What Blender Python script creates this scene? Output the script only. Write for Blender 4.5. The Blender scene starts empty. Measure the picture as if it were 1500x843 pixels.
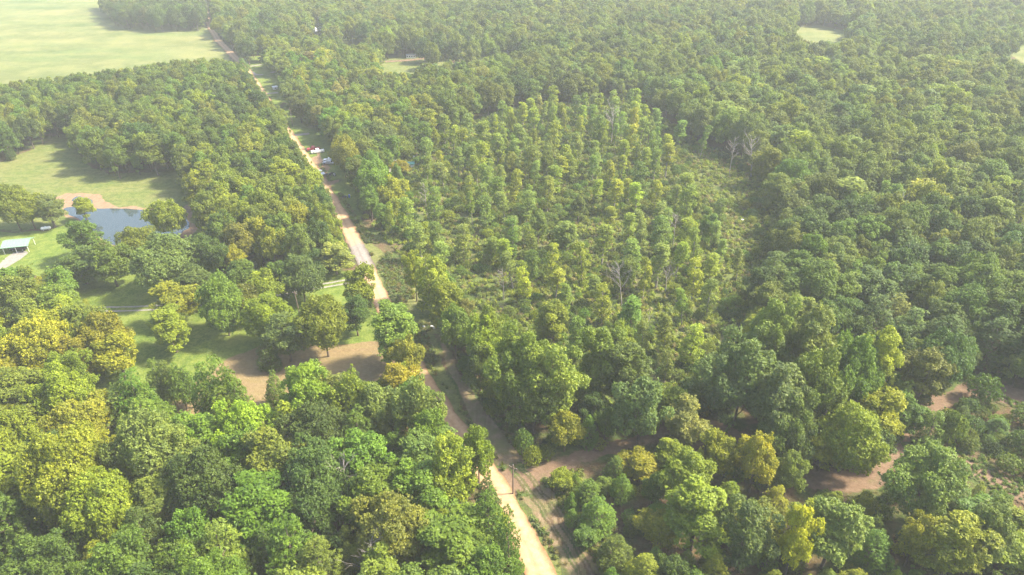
import bpy, bmesh, math, random
import numpy as np
from mathutils import Vector, Matrix

# ------------------------------------------------------------------ camera, world, sun, exposure
W0, H0, F0 = 1500.0, 843.0, 1000.0          # photograph size and focal length in its pixels
CAM_H, HORIZON = 100.0, -170.0
PITCH = math.atan((H0 / 2 - HORIZON) / F0)
SUN_AZ, SUN_EL = math.radians(82), math.radians(48)   # azimuth clockwise from the camera's heading (+Y)
scene = bpy.context.scene
col = scene.collection
cam_d = bpy.data.cameras.new('camera'); cam = bpy.data.objects.new('camera', cam_d); col.objects.link(cam)
cam.location = (0, 0, CAM_H); cam.rotation_euler = (math.pi / 2 - PITCH, 0, 0)
cam_d.sensor_width = 36; cam_d.lens = 36 * F0 / W0; cam_d.clip_end = 20000
scene.camera = cam
world = bpy.data.worlds.new('World'); scene.world = world; world.use_nodes = True
wn = world.node_tree
sky = wn.nodes.new('ShaderNodeTexSky'); sky.sky_type = 'NISHITA'; sky.sun_disc = False
sky.sun_elevation = SUN_EL; sky.sun_rotation = SUN_AZ; sky.dust_density = 3.0; sky.air_density = 1.0
bg = wn.nodes['Background']; bg.inputs['Strength'].default_value = 0.15
wn.links.new(sky.outputs[0], bg.inputs[0])
sun_d = bpy.data.lights.new('sun', 'SUN'); sun = bpy.data.objects.new('sun', sun_d); col.objects.link(sun)
sun_d.energy = 4.6; sun_d.angle = math.radians(7); sun_d.color = (1.0, 0.90, 0.70)
to_sun = Vector((math.sin(SUN_AZ) * math.cos(SUN_EL), math.cos(SUN_AZ) * math.cos(SUN_EL), math.sin(SUN_EL)))
sun.rotation_euler = to_sun.to_track_quat('Z', 'Y').to_euler(); sun.location = (0, 0, 300)
vs = scene.view_settings
vs.view_transform = 'Standard'; vs.look = 'None'; vs.gamma = 1; vs.use_curve_mapping = False
vs.exposure = 1.7
scene.render.engine = 'CYCLES'
cy = scene.cycles
cy.use_denoising = True
try:
    cy.denoiser = 'OPENIMAGEDENOISE'; cy.denoising_input_passes = 'RGB_ALBEDO_NORMAL'; cy.denoising_prefilter = 'NONE'
except Exception:
    pass
cy.use_adaptive_sampling = True; cy.adaptive_threshold = 0.02
cy.max_bounces = 5; cy.diffuse_bounces = 3; cy.glossy_bounces = 2; cy.transmission_bounces = 3
cy.volume_bounces = 1; cy.transparent_max_bounces = 4; cy.caustics_reflective = False; cy.caustics_refractive = False
HAZE_DENSITY = 0.00024

random.seed(7)
rng = np.random.default_rng(11)

# ------------------------------------------------------------------ pixel <-> ground
CP, SP = math.cos(PITCH), math.sin(PITCH)
def ground(px, py):
    """photograph pixels -> points on the ground plane z = 0"""
    px = np.asarray(px, float); py = np.asarray(py, float)
    u = (px - W0 / 2) / F0; v = (py - H0 / 2) / F0
    z = CAM_H / (v * CP + SP)
    return np.stack([u * z, z * (CP - v * SP)], -1)
def G(px, py):
    p = ground(px, py); return float(p[0]), float(p[1])
def project(p):
    p = np.asarray(p, float)
    dz = p[..., 2] - CAM_H
    zc = p[..., 1] * CP - dz * SP
    yc = -(p[..., 1] * SP + dz * CP)
    return np.stack([W0 / 2 + F0 * p[..., 0] / zc, H0 / 2 + F0 * yc / zc, zc], -1)
def pip(pts, poly):
    x, y = pts[:, 0], pts[:, 1]; inside = np.zeros(len(pts), bool)
    n = len(poly)
    for i in range(n):
        x1, y1 = poly[i]; x2, y2 = poly[(i + 1) % n]
        if y1 == y2: continue
        c = ((y1 > y) != (y2 > y)) & (x < (x2 - x1) * (y - y1) / (y2 - y1) + x1)
        inside ^= c
    return inside
def edge_dist(pts, poly):
    d = np.full(len(pts), 1e9); n = len(poly)
    for i in range(n):
        a = np.array(poly[i], float); b = np.array(poly[(i + 1) % n], float)
        ab = b - a; t = np.clip(((pts - a) @ ab) / max(1e-9, ab @ ab), 0, 1)
        d = np.minimum(d, np.linalg.norm(pts - (a + t[:, None] * ab), axis=1))
    return d
def vnoise(p, scale, seed=0):
    """smooth 2-D value noise in 0..1"""
    q = np.asarray(p, float) / scale + 1000.0 + seed * 17.3
    i = np.floor(q).astype(int); f = q - i; f = f * f * (3 - 2 * f)
    def h(a, b):
        s = np.sin(a * 127.1 + b * 311.7 + seed * 74.7) * 43758.5453
        return s - np.floor(s)
    a = h(i[:, 0], i[:, 1]); b = h(i[:, 0] + 1, i[:, 1]); c = h(i[:, 0], i[:, 1] + 1); d = h(i[:, 0] + 1, i[:, 1] + 1)
    return (a * (1 - f[:, 0]) + b * f[:, 0]) * (1 - f[:, 1]) + (c * (1 - f[:, 0]) + d * f[:, 0]) * f[:, 1]

# ------------------------------------------------------------------ materials
def new_mat(name):
    m = bpy.data.materials.new(name); m.use_nodes = True
    nt = m.node_tree; b = nt.nodes['Principled BSDF']
    return m, nt, b
def nnode(nt, kind, **kw):
    n = nt.nodes.new(kind)
    for k, v in kw.items():
        if k in n.inputs: n.inputs[k].default_value = v
        else: setattr(n, k, v)
    return n
def pos_socket(nt):
    for n in nt.nodes:
        if n.bl_idname == 'ShaderNodeNewGeometry': return n.outputs['Position']
    return nt.nodes.new('ShaderNodeNewGeometry').outputs['Position']
def noise(nt, scale, detail=4, rough=0.55, stretch=None, rot=0.0):
    p = pos_socket(nt)
    n = nnode(nt, 'ShaderNodeTexNoise', Scale=scale, Detail=detail, Roughness=rough)
    if stretch:
        mp = nt.nodes.new('ShaderNodeMapping'); mp.inputs['Scale'].default_value = (*stretch, 1); mp.inputs['Rotation'].default_value = (0, 0, rot)
        nt.links.new(p, mp.inputs['Vector']); p = mp.outputs[0]
    nt.links.new(p, n.inputs['Vector'])
    return n.outputs['Fac']
def ramp(nt, fac, stops):
    r = nt.nodes.new('ShaderNodeValToRGB'); e = r.color_ramp.elements
    while len(e) < len(stops): e.new(0.5)
    for el, (p, c) in zip(e, stops):
        el.position = p; el.color = (*c, 1) if not isinstance(c, float) else (c, c, c, 1)
    nt.links.new(fac, r.inputs[0]); return r.outputs[0]
def mix(nt, fac, a, b, mode='MIX'):
    n = nt.nodes.new('ShaderNodeMix'); n.data_type = 'RGBA'; n.blend_type = mode
    for s, v in ((n.inputs[0], fac), (n.inputs[6], a), (n.inputs[7], b)):
        if isinstance(v, (int, float)): s.default_value = v
        elif isinstance(v, tuple): s.default_value = (*v, 1)
        else: nt.links.new(v, s)
    return n.outputs[2]
def math_n(nt, op, a, b=0.0):
    n = nt.nodes.new('ShaderNodeMath'); n.operation = op
    for s, v in zip(n.inputs, (a, b)):
        if isinstance(v, (int, float)): s.default_value = v
        else: nt.links.new(v, s)
    return n.outputs[0]
def floor_colour(nt):
    """leaf litter with patches of low green growth: the colour of the bare woodland ground"""
    litter = ramp(nt, noise(nt, 0.9, 6, 0.7), [(0.3, (0.060, 0.040, 0.024)), (0.55, (0.105, 0.072, 0.040)), (0.75, (0.17, 0.12, 0.07))])
    green = ramp(nt, noise(nt, 1.3, 5, 0.7), [(0.3, (0.035, 0.055, 0.014)), (0.7, (0.085, 0.115, 0.030))])
    return mix(nt, ramp(nt, noise(nt, 0.11, 5, 0.6), [(0.42, 0.0), (0.58, 1.0)]), litter, green)
def bump(nt, b, fac, strength=0.5, dist=0.2):
    n = nt.nodes.new('ShaderNodeBump'); n.inputs['Strength'].default_value = strength; n.inputs['Distance'].default_value = dist
    nt.links.new(fac, n.inputs['Height']); nt.links.new(n.outputs[0], b.inputs['Normal'])
def grass_colour(nt, dark, light, dry, dry_amt=0.5, far=False):
    fine = ramp(nt, noise(nt, 0.35 if far else 1.6, 6, 0.72), [(0.3, dark), (0.7, light)])
    big = ramp(nt, noise(nt, 0.012 if far else 0.06, 6, 0.62), [(0.38, 0.0), (0.72, dry_amt)])
    strips = ramp(nt, noise(nt, 0.05 if far else 0.25, 5, 0.6, stretch=(0.25, 1.2), rot=0.25), [(0.42, 0.0), (0.75, dry_amt * 0.8)])
    c = mix(nt, big, fine, dry); c = mix(nt, strips, c, dry)
    clover = ramp(nt, noise(nt, 0.03 if far else 0.4, 7, 0.75), [(0.40, (0.62, 0.72, 0.6)), (0.56, (1.0, 1.0, 1.0)), (0.75, (1.12, 1.08, 1.0))])
    return mix(nt, 1.0, c, clover, 'MULTIPLY')
def dirt_colour(nt, a, b, c, dirn=0.45):
    base = ramp(nt, noise(nt, 0.7, 7, 0.7), [(0.25, a), (0.55, b), (0.8, c)])
    ruts = ramp(nt, noise(nt, 0.9, 4, 0.6, stretch=(1.6, 0.05), rot=dirn), [(0.4, 0.0), (0.7, 0.45)])
    return mix(nt, ruts, base, c)
def cover_mat(name, make, rough=0.95, under=None):
    """a land-cover material that frays into the woodland floor where its sheet ends (attribute 'edge')"""
    m, nt, b = new_mat(name)
    at = nt.nodes.new('ShaderNodeAttribute'); at.attribute_name = 'edge'
    e = math_n(nt, 'ADD', at.outputs['Fac'], math_n(nt, 'MULTIPLY', math_n(nt, 'SUBTRACT', noise(nt, 0.9, 5, 0.7), 0.5), 1.1))
    e = ramp(nt, e, [(0.36, 0.0), (0.62, 1.0)])
    lo = under(nt) if under else floor_colour(nt)
    nt.links.new(mix(nt, e, lo, make(nt)), b.inputs['Base Color'])
    b.inputs['Roughness'].default_value = rough
    b.inputs['Specular IOR Level'].default_value = 0.15
    bump(nt, b, noise(nt, 2.0, 6, 0.7), 0.6, 0.25)
    return m
def plain(name, colr, rough=0.6, metal=0.0, var=0.12, scale=3.0):
    m, nt, b = new_mat(name)
    d = tuple(c * (1 - var) for c in colr); l = tuple(min(1, c * (1 + var)) for c in colr)
    nt.links.new(ramp(nt, noise(nt, scale, 5, 0.6), [(0.3, d), (0.7, l)]), b.inputs['Base Color'])
    b.inputs['Roughness'].default_value = rough; b.inputs['Metallic'].default_value = metal
    return m

lawn_c = lambda nt: grass_colour(nt, (0.068, 0.112, 0.017), (0.132, 0.178, 0.030), (0.20, 0.205, 0.05), 0.35)
meadow_c = lambda nt: grass_colour(nt, (0.070, 0.102, 0.022), (0.122, 0.152, 0.036), (0.19, 0.165, 0.066), 0.55)
M = {}
M['ground'], nt, b = new_mat('woodland_floor')
nt.links.new(floor_colour(nt), b.inputs['Base Color']); b.inputs['Roughness'].default_value = 0.97; b.inputs['Specular IOR Level'].default_value = 0.1
bump(nt, b, noise(nt, 1.5, 6, 0.7), 0.8, 0.4)
M['pasture'] = cover_mat('pasture', lambda nt: grass_colour(nt, (0.066, 0.104, 0.028), (0.118, 0.144, 0.042), (0.180, 0.168, 0.062), 0.85, True))
M['meadow'] = cover_mat('meadow', meadow_c)
M['lawn'] = cover_mat('lawn', lawn_c)
M['hay'] = cover_mat('mown_hay', lambda nt: mix(nt, ramp(nt, noise(nt, 0.35, 5, 0.65, stretch=(0.2, 1.4), rot=0.1), [(0.35, 0.0), (0.7, 0.7)]),
            ramp(nt, noise(nt, 1.2, 6, 0.7), [(0.3, (0.13, 0.092, 0.048)), (0.7, (0.225, 0.160, 0.088))]), (0.175, 0.145, 0.06)), under=lawn_c)
M['verge'] = cover_mat('rough_verge', lambda nt: mix(nt, ramp(nt, noise(nt, 0.16, 6, 0.7), [(0.56, 0.0), (0.74, 0.7)]),
            grass_colour(nt, (0.066, 0.092, 0.022), (0.135, 0.155, 0.040), (0.19, 0.165, 0.07), 0.5), (0.165, 0.125, 0.08)))
M['growth'] = cover_mat('low_growth', lambda nt: mix(nt, ramp(nt, noise(nt, 0.10, 6, 0.68), [(0.50, 0.0), (0.66, 0.75)]),
            grass_colour(nt, (0.045, 0.075, 0.016), (0.105, 0.135, 0.030), (0.15, 0.14, 0.05), 0.4), (0.12, 0.09, 0.06)))
M['track'] = cover_mat('track_dirt', lambda nt: mix(nt, ramp(nt, noise(nt, 0.3, 6, 0.7), [(0.42, 0.0), (0.62, 0.8)]), dirt_colour(nt, (0.10, 0.072, 0.044), (0.16, 0.115, 0.07), (0.25, 0.185, 0.12), -0.44), (0.10, 0.112, 0.038)))
M['clay'] = cover_mat('red_clay', lambda nt: mix(nt, ramp(nt, noise(nt, 0.35, 6, 0.7), [(0.52, 0.0), (0.72, 0.6)]), ramp(nt, noise(nt, 0.8, 7, 0.75), [(0.25, (0.095, 0.063, 0.042)), (0.55, (0.155, 0.103, 0.068)), (0.8, (0.225, 0.160, 0.11))]), (0.10, 0.10, 0.042)))
M['mud'] = cover_mat('bank_mud', lambda nt: dirt_colour(nt, (0.14, 0.088, 0.052), (0.20, 0.130, 0.080), (0.265, 0.185, 0.12), 1.5), under=meadow_c)
M['gravel'] = cover_mat('pale_gravel', lambda nt: dirt_colour(nt, (0.14, 0.128, 0.114), (0.20, 0.185, 0.168), (0.26, 0.245, 0.225), 1.5), under=lawn_c)

# ------------------------------------------------------------------ object helpers
def tag(o, label=None, cat=None, group=None, kind=None):
    if label: o['label'] = label
    if cat: o['category'] = cat
    if group: o['group'] = group
    if kind: o['kind'] = kind
    return o
def link(o, parent=None):
    col.objects.link(o)
    if parent is not None: o.parent = parent
    return o
def np_mesh(name, verts, quads, mats=(), mat_idx=None, attrs=None):
    me = bpy.data.meshes.new(name)
    verts = np.asarray(verts, np.float32); quads = np.asarray(quads, np.int32); n = quads.shape[1]
    me.vertices.add(len(verts)); me.vertices.foreach_set('co', verts.ravel())
    me.loops.add(quads.size); me.loops.foreach_set('vertex_index', quads.ravel())
    me.polygons.add(len(quads)); me.polygons.foreach_set('loop_start', np.arange(0, quads.size, n, dtype=np.int32))
    if mat_idx is not None: me.polygons.foreach_set('material_index', np.asarray(mat_idx, np.int32))
    for m in mats: me.materials.append(m)
    for k, a in (attrs or {}).items():
        at = me.attributes.new(k, 'FLOAT', 'POINT'); at.data.foreach_set('value', np.asarray(a, np.float32))
    me.update(); me.validate(); return me
def sheet(name, polys, z, mat, res, fade=2.0, label=None, space='px', wob=0.8, cut=()):
    """a thin land-cover sheet over one or more outlines, with a frayed border"""
    P = [[G(*q) for q in p] if space == 'px' else p for p in polys]
    CUT = [[G(*q) for q in p] for p in cut]
    allp = np.concatenate([np.array(p) for p in P]); lo = allp.min(0) - res; hi = allp.max(0) + res
    nx, ny = int((hi[0] - lo[0]) / res) + 2, int((hi[1] - lo[1]) / res) + 2
    gx, gy = np.meshgrid(np.arange(nx), np.arange(ny), indexing='ij')
    V = np.stack([lo[0] + gx.ravel() * res, lo[1] + gy.ravel() * res], -1)
    Q = V + (np.stack([vnoise(V, 6, 1), vnoise(V, 6, 2)], -1) - 0.5) * 2 * wob + (np.stack([vnoise(V, 2, 3), vnoise(V, 2, 4)], -1) - 0.5) * wob
    sd = np.full(len(V), -1e9)
    for p in P:
        d = edge_dist(Q, p); sd = np.maximum(sd, np.where(pip(Q, p), d, -d))
    for p in CUT:
        d = edge_dist(V, p); sd = np.minimum(sd, np.where(pip(V, p), -d, d))
    edge = np.clip(sd / fade, 0, 1)
    keep = (sd > -res).reshape(nx, ny)
    kc = keep[:-1, :-1] & keep[1:, :-1] & keep[:-1, 1:] & keep[1:, 1:]
    ii, jj = np.nonzero(kc)
    quads = np.stack([ii * ny + jj, (ii + 1) * ny + jj, (ii + 1) * ny + jj + 1, ii * ny + jj + 1], -1)
    used = np.unique(quads); remap = np.full(len(V), -1); remap[used] = np.arange(len(used))
    me = np_mesh(name, np.column_stack([V[used], np.full(len(used), z)]), remap[quads], [mat], attrs={'edge': edge[used]})
    o = link(bpy.data.objects.new(name, me)); tag(o, label, None, None, 'structure'); return o
def strip(line, half, closed=False, n_per=4.0):
    """outline of a band of given half width round a ground line"""
    pts = np.array(line, float); seg = np.linalg.norm(np.diff(pts, axis=0), axis=1); s = np.concatenate([[0], np.cumsum(seg)])
    t = np.linspace(0, s[-1], max(3, int(s[-1] / n_per)))
    q = np.stack([np.interp(t, s, pts[:, 0]), np.interp(t, s, pts[:, 1])], -1)
    for _ in range(3): q[1:-1] = (q[:-2] + 2 * q[1:-1] + q[2:]) / 4
    d = np.gradient(q, axis=0); d /= np.linalg.norm(d, axis=1)[:, None]; nrm = np.stack([-d[:, 1], d[:, 0]], -1)
    h = np.interp(t, s, half)[:, None] if np.ndim(half) else half
    return [tuple(x) for x in np.concatenate([q + nrm * h, (q - nrm * h)[::-1]])], q, nrm

# ------------------------------------------------------------------ ground and land cover
gm = bpy.data.meshes.new('ground')
gm.from_pydata([(-3000, -1500, 0), (3000, -1500, 0), (3000, 4500, 0), (-3000, 4500, 0)], [], [(0, 1, 2, 3)])
gm.materials.append(M['ground']); tag(link(bpy.data.objects.new('ground', gm)), 'brown leaf litter ground under the woods', None, None, 'structure')

ROAD = [(815, 885), (791, 843), (752, 758), (728, 717), (690, 660), (650, 605), (608, 540), (562, 450), (536, 390), (517, 350), (499, 315), (480, 284), (459, 250),
        (439, 221), (422, 196), (402, 166), (385, 140), (367, 112), (359, 100), (347, 87), (333, 73), (320, 60), (311, 45), (305, 33), (302, 20), (298, 8), (295, -6), (291, -25)]
road_line = [G(*p) for p in ROAD]
PASTURE = [(-90, -40), (292, -40), (297, 8), (304, 36), (318, 62), (345, 92), (340, 112), (200, 130), (60, 150), (-90, 165)]
sheet('pasture', [PASTURE], 0.03, M['pasture'], 3.0, 3.0, 'pale green sunlit pasture beyond the woods', wob=1.5)
MEADOW = [(-60, 285), (-60, 262), (0, 236), (50, 216), (85, 196), (112, 196), (125, 235), (160, 252), (230, 252), (275, 246), (300, 300), (300, 350), (262, 372), (180, 372), (120, 366), (60, 345), (-60, 345)]
sheet('meadow', [MEADOW], 0.03, M['meadow'], 1.2, 2.5, 'green meadow with dry patches around the pond', wob=1.2)
LAWN = [(-60, 340), (60, 338), (95, 330), (150, 356), (290, 350), (330, 400), (420, 400), (500, 395), (540, 405), (570, 455), (590, 500), (570, 520), (380, 530), (250, 600), (130, 640), (115, 560), (135, 480), (90, 420), (30, 402), (-60, 420)]
sheet('lawn', [LAWN], 0.06, M['lawn'], 0.9, 2.0, 'bright green mown lawn beside the gravel driveway', wob=1.0)
HAY = [(255, 640), (250, 590), (300, 548), (330, 522), (385, 503), (470, 503), (560, 496), (585, 520), (600, 570), (560, 640), (440, 660), (330, 690), (270, 680)]
sheet('mown_field', [HAY], 0.09, M['hay'], 0.8, 1.5, 'brown mown hay field ringed by trees', wob=1.0)
VERGE = [(470, 240), (500, 285), (530, 330), (570, 372), (605, 392), (640, 450), (690, 540), (740, 610), (800, 650), (860, 690), (900, 780), (960, 900), (815, 900), (770, 800), (700, 690), (600, 530), (550, 430), (500, 330), (465, 255)]
sheet('roadside_verge', [VERGE], 0.05, M['verge'], 0.8, 2.0, 'rough grassy verge with bare patches along the dirt road', wob=1.0)
YARD = [(415, 150), (440, 160), (462, 182), (500, 200), (540, 225), (620, 225), (640, 250), (600, 275), (540, 300), (530, 330), (500, 318), (470, 270), (430, 205), (408, 165)]
sheet('yard', [YARD], 0.07, M['lawn'], 1.2, 2.0, 'grassy yard where the cars are parked', wob=1.0)
ROADSIDE = [(355, 84), (380, 82), (420, 90), (425, 130), (432, 165), (410, 168), (385, 134), (362, 108)]
sheet('roadside_grass', [ROADSIDE], 0.05, M['lawn'], 1.5, 2.0, 'strip of grass between driveways beside the far road', wob=1.0)
THIN = [(585, 235), (640, 195), (760, 160), (930, 140), (1000, 195), (1110, 250), (1150, 320), (1140, 420), (1100, 480), (1060, 580), (960, 625), (870, 600), (800, 560), (700, 480), (640, 400), (580, 370), (545, 330), (560, 270)]
sheet('clearing_floor', [THIN], 0.02, M['growth'], 1.2, 4.0, 'weedy green ground of the thinned woodland', wob=2.0)
MID = [(530, 84), (650, 74), (750, 64), (752, 80), (660, 90), (640, 116), (545, 116), (520, 100)]
sheet('hay_field', [MID], 0.04, M['meadow'], 2.0, 3.0, 'small straw coloured field behind the houses', wob=1.5)
for nm, P_, lb in (('far_field', [(1148, 43), (1200, 36), (1256, 50), (1250, 70), (1180, 72)], 'pale green field enclosed by distant forest'),
                   ('far_glade', [(1462, 70), (1510, 62), (1600, 60), (1600, 95), (1500, 96)], 'pale grassy glade at the edge of distant forest'),
                   ('house_field', [(490, 50), (540, 47), (545, 66), (500, 70)], 'narrow strip of field among the distant trees')):
    sheet(nm, [P_], 0.04, M['pasture'], 2.5, 3.0, lb, wob=1.5)
TRACK = [(905, 930), (862, 850), (832, 795), (800, 745), (770, 702), (742, 668), (712, 625), (690, 592), (672, 560), (655, 520), (640, 490)]
tl = [G(*p) for p in TRACK]
sheet('dirt_track', [strip(tl, [3.2, 3.2, 3.2, 3.4, 3.8, 3.0, 2.6, 2.2, 1.8, 1.4, 0.8])[0]], 0.10, M['track'], 0.5, 1.2, 'rutted brown dirt track running beside the sandy road', 'm', 0.5)
M['rut'] = cover_mat('rut_dirt', lambda nt: ramp(nt, noise(nt, 1.1, 6, 0.7), [(0.3, (0.10, 0.075, 0.05)), (0.7, (0.21, 0.165, 0.115))]))
_, q, nr = strip(tl, 1.0)
for s_ in (-1.0, 0.85):
    sheet('wheel_rut', [strip([tuple(x) for x in (q + nr * s_)[:-12]], 0.42)[0]], 0.17, M['rut'], 0.3, 0.6, 'pale wheel rut pressed into the brown dirt track', 'm', 0.45)
BR = [(735, 712), (765, 700), (800, 684), (850, 670), (910, 660), (960, 640), (1010, 612), (1050, 625), (1100, 655), (1150, 690), (1200, 706), (1255, 708), (1295, 690), (1320, 662), (1350, 640), (1362, 605), (1400, 570), (1440, 565), (1500, 580), (1570, 600)]
sheet('clay_track', [strip([G(*p) for p in BR], [3.2, 3.4, 2.6, 2.4, 2.4, 2.6, 3.0, 3.0, 3.0, 3.4, 3.8, 4.2, 4.2, 3.8, 3.6, 3.2, 3.6, 4.0, 4.0, 4.0])[0]], 0.13, M['clay'], 0.5, 1.6, 'reddish clay track winding between the trees', 'm', 1.3)
sheet('clay_path', [strip([G(*p) for p in [(1325, 660), (1370, 655), (1410, 675), (1450, 700), (1500, 728), (1570, 770)]], 2.6)[0]], 0.16, M['clay'], 0.6, 1.3, 'clay path forking off past the round shrubs', 'm', 0.6)
sheet('parking_dirt', [[(455, 232), (468, 228), (478, 238), (486, 246), (478, 256), (482, 266), (500, 262), (498, 268), (488, 272), (492, 283), (480, 275), (466, 254)], [(462, 218), (468, 216), (474, 235), (466, 236)]], 0.12, M['mud'], 0.6, 1.0, 'bare tan dirt parking patch in the yard', wob=0.5)
# driveways
DRIVE = [(120, 455), (180, 453), (235, 452), (300, 446), (360, 438), (420, 428), (470, 420), (510, 413), (545, 406)]
dl = [G(*p) for p in DRIVE]
_, q, nr = strip(dl, 1.0)
for k, s_ in enumerate((-1.05, 1.05)):
    sheet('driveway', [strip([tuple(x) for x in q + nr * s_], 0.62)[0]], 0.12 , M['gravel'], 0.4, 0.5, 'pale gravel wheel strip of the driveway across the lawn', 'm', 0.15)
sheet('gravel_pad', [[(-30, 404), (-2, 388), (8, 378), (20, 369), (40, 367), (43, 371), (32, 381), (14, 392), (-6, 404), (-30, 420)]], 0.12, M['gravel'], 0.5, 0.7, 'pale gravel pad leading to the carport', wob=0.3)
for P_ in ([(425, 200), (436, 198), (455, 196)], [(362, 103), (376, 111), (386, 110)], [(365, 98), (375, 97), (384, 95)], [(388, 138), (398, 138), (408, 136)], [(395, 107), (410, 105), (425, 103)]):
    sheet('side_drive', [strip([G(*p) for p in P_], 1.8, n_per=2.0)[0]], 0.10, M['gravel'], 0.8, 0.8, 'short pale driveway turning off the road', 'm', 0.3)
sheet('field_lane', [strip([G(*p) for p in [(490, 96), (540, 92), (600, 89), (650, 82), (745, 73)]], 2.5)[0]], 0.10, M['clay'], 1.2, 1.0, 'reddish lane crossing the small field', 'm', 0.5)

# the sandy road: crowned band with wheel tracks, gravelled on one stretch
m, nt, b = new_mat('sandy_road')
sand = ramp(nt, noise(nt, 0.9, 7, 0.7), [(0.25, (0.27, 0.165, 0.09)), (0.5, (0.35, 0.232, 0.135)), (0.8, (0.43, 0.31, 0.20))])
grav = ramp(nt, noise(nt, 1.4, 7, 0.75), [(0.25, (0.13, 0.12, 0.112)), (0.75, (0.235, 0.215, 0.20))])
at = nt.nodes.new('ShaderNodeAttribute'); at.attribute_name = 'gravel'
ac = nt.nodes.new('ShaderNodeAttribute'); ac.attribute_name = 'across'
gf = ramp(nt, math_n(nt, 'ADD', at.outputs['Fac'], math_n(nt, 'MULTIPLY', math_n(nt, 'SUBTRACT', noise(nt, 0.25, 5, 0.7), 0.5), 0.9)), [(0.35, 0.0), (0.65, 1.0)])
c = mix(nt, gf, sand, grav)
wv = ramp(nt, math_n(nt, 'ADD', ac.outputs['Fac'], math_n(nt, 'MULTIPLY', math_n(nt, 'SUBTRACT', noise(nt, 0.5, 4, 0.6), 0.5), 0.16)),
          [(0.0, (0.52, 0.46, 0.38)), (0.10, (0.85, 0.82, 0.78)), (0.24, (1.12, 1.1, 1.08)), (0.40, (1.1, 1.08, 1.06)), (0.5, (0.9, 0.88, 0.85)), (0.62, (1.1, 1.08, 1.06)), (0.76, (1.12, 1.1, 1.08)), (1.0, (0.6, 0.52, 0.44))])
nt.links.new(mix(nt, 1.0, c, wv, 'MULTIPLY'), b.inputs['Base Color']); b.inputs['Roughness'].default_value = 0.95; b.inputs['Specular IOR Level'].default_value = 0.1
bump(nt, b, noise(nt, 3.0, 6, 0.75), 0.5, 0.1)
_, q, nr = strip(road_line, 1.0, n_per=2.0)
NA = 9; n = len(q); V = []; A = []; GR = []
for i in range(n):
    py = project((q[i][0], q[i][1], 0))[1]
    g_ = max(0, 1 - abs(py - 375) / 38)
    for j in range(NA):
        a = j / (NA - 1); w = (a - 0.5) * 4.9
        if j in (0, NA - 1): w += random.uniform(-0.35, 0.35)
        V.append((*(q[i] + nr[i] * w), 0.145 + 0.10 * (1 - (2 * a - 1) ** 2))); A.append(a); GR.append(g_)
Q = [(i * NA + j, i * NA + j + 1, (i + 1) * NA + j + 1, (i + 1) * NA + j) for i in range(n - 1) for j in range(NA - 1)]
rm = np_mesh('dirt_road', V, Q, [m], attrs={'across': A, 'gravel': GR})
tag(link(bpy.data.objects.new('dirt_road', rm)), 'long straight sandy dirt road through the woods', None, None, 'structure')

# pond
POND = [(92, 306), (115, 303), (130, 306), (165, 306), (215, 309), (240, 307), (262, 313), (280, 324), (274, 338), (255, 349), (235, 356), (200, 362), (165, 362), (150, 352), (135, 336), (112, 322), (98, 313)]
PUDDLE = [(104, 291), (120, 288), (138, 294), (136, 301), (118, 301)]
sheet('pond_bank', [[(82, 290), (100, 284), (150, 284), (160, 296), (185, 303), (262, 306), (288, 320), (290, 340), (262, 362), (200, 372), (150, 366), (120, 336), (84, 312)], [(272, 300), (285, 290), (290, 330), (276, 330)]], 0.10, M['mud'], 0.8, 1.4, 'bare tan mud bank around the pond', wob=1.5)
m, nt, b = new_mat('pond_water')
b.inputs['Base Color'].default_value = (0.035, 0.05, 0.055, 1); b.inputs['Roughness'].default_value = 0.04; b.inputs['IOR'].default_value = 1.33
b.inputs['Specular IOR Level'].default_value = 0.9
bump(nt, b, noise(nt, 1.2, 3, 0.5), 0.03, 0.05)
for nm, P_, lb in (('pond', POND, 'still blue pond reflecting the trees'), ('puddle', PUDDLE, 'small shallow pool on the mud above the pond')):
    g = np.array([G(*p) for p in P_])
    for _ in range(3):      # round the outline
        a = g * 0.75 + np.roll(g, -1, 0) * 0.25; c2 = g * 0.25 + np.roll(g, -1, 0) * 0.75
        g = np.stack([a, c2], 1).reshape(-1, 2)
    g += (np.stack([vnoise(g, 3, 8), vnoise(g, 3, 9)], -1) - 0.5) * 1.4
    me = bpy.data.meshes.new(nm); bm = bmesh.new()
    f = bm.faces.new([bm.verts.new((x, y, 0.14)) for x, y in g])
    if f.normal.z < 0 or f.calc_area() and f.normal_update() is None and f.normal.z < 0: f.normal_flip()
    bmesh.ops.triangulate(bm, faces=bm.faces[:]); bm.to_mesh(me); bm.free(); me.materials.append(m)
    tag(link(bpy.data.objects.new(nm, me)), lb, None, None, 'structure')

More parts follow.
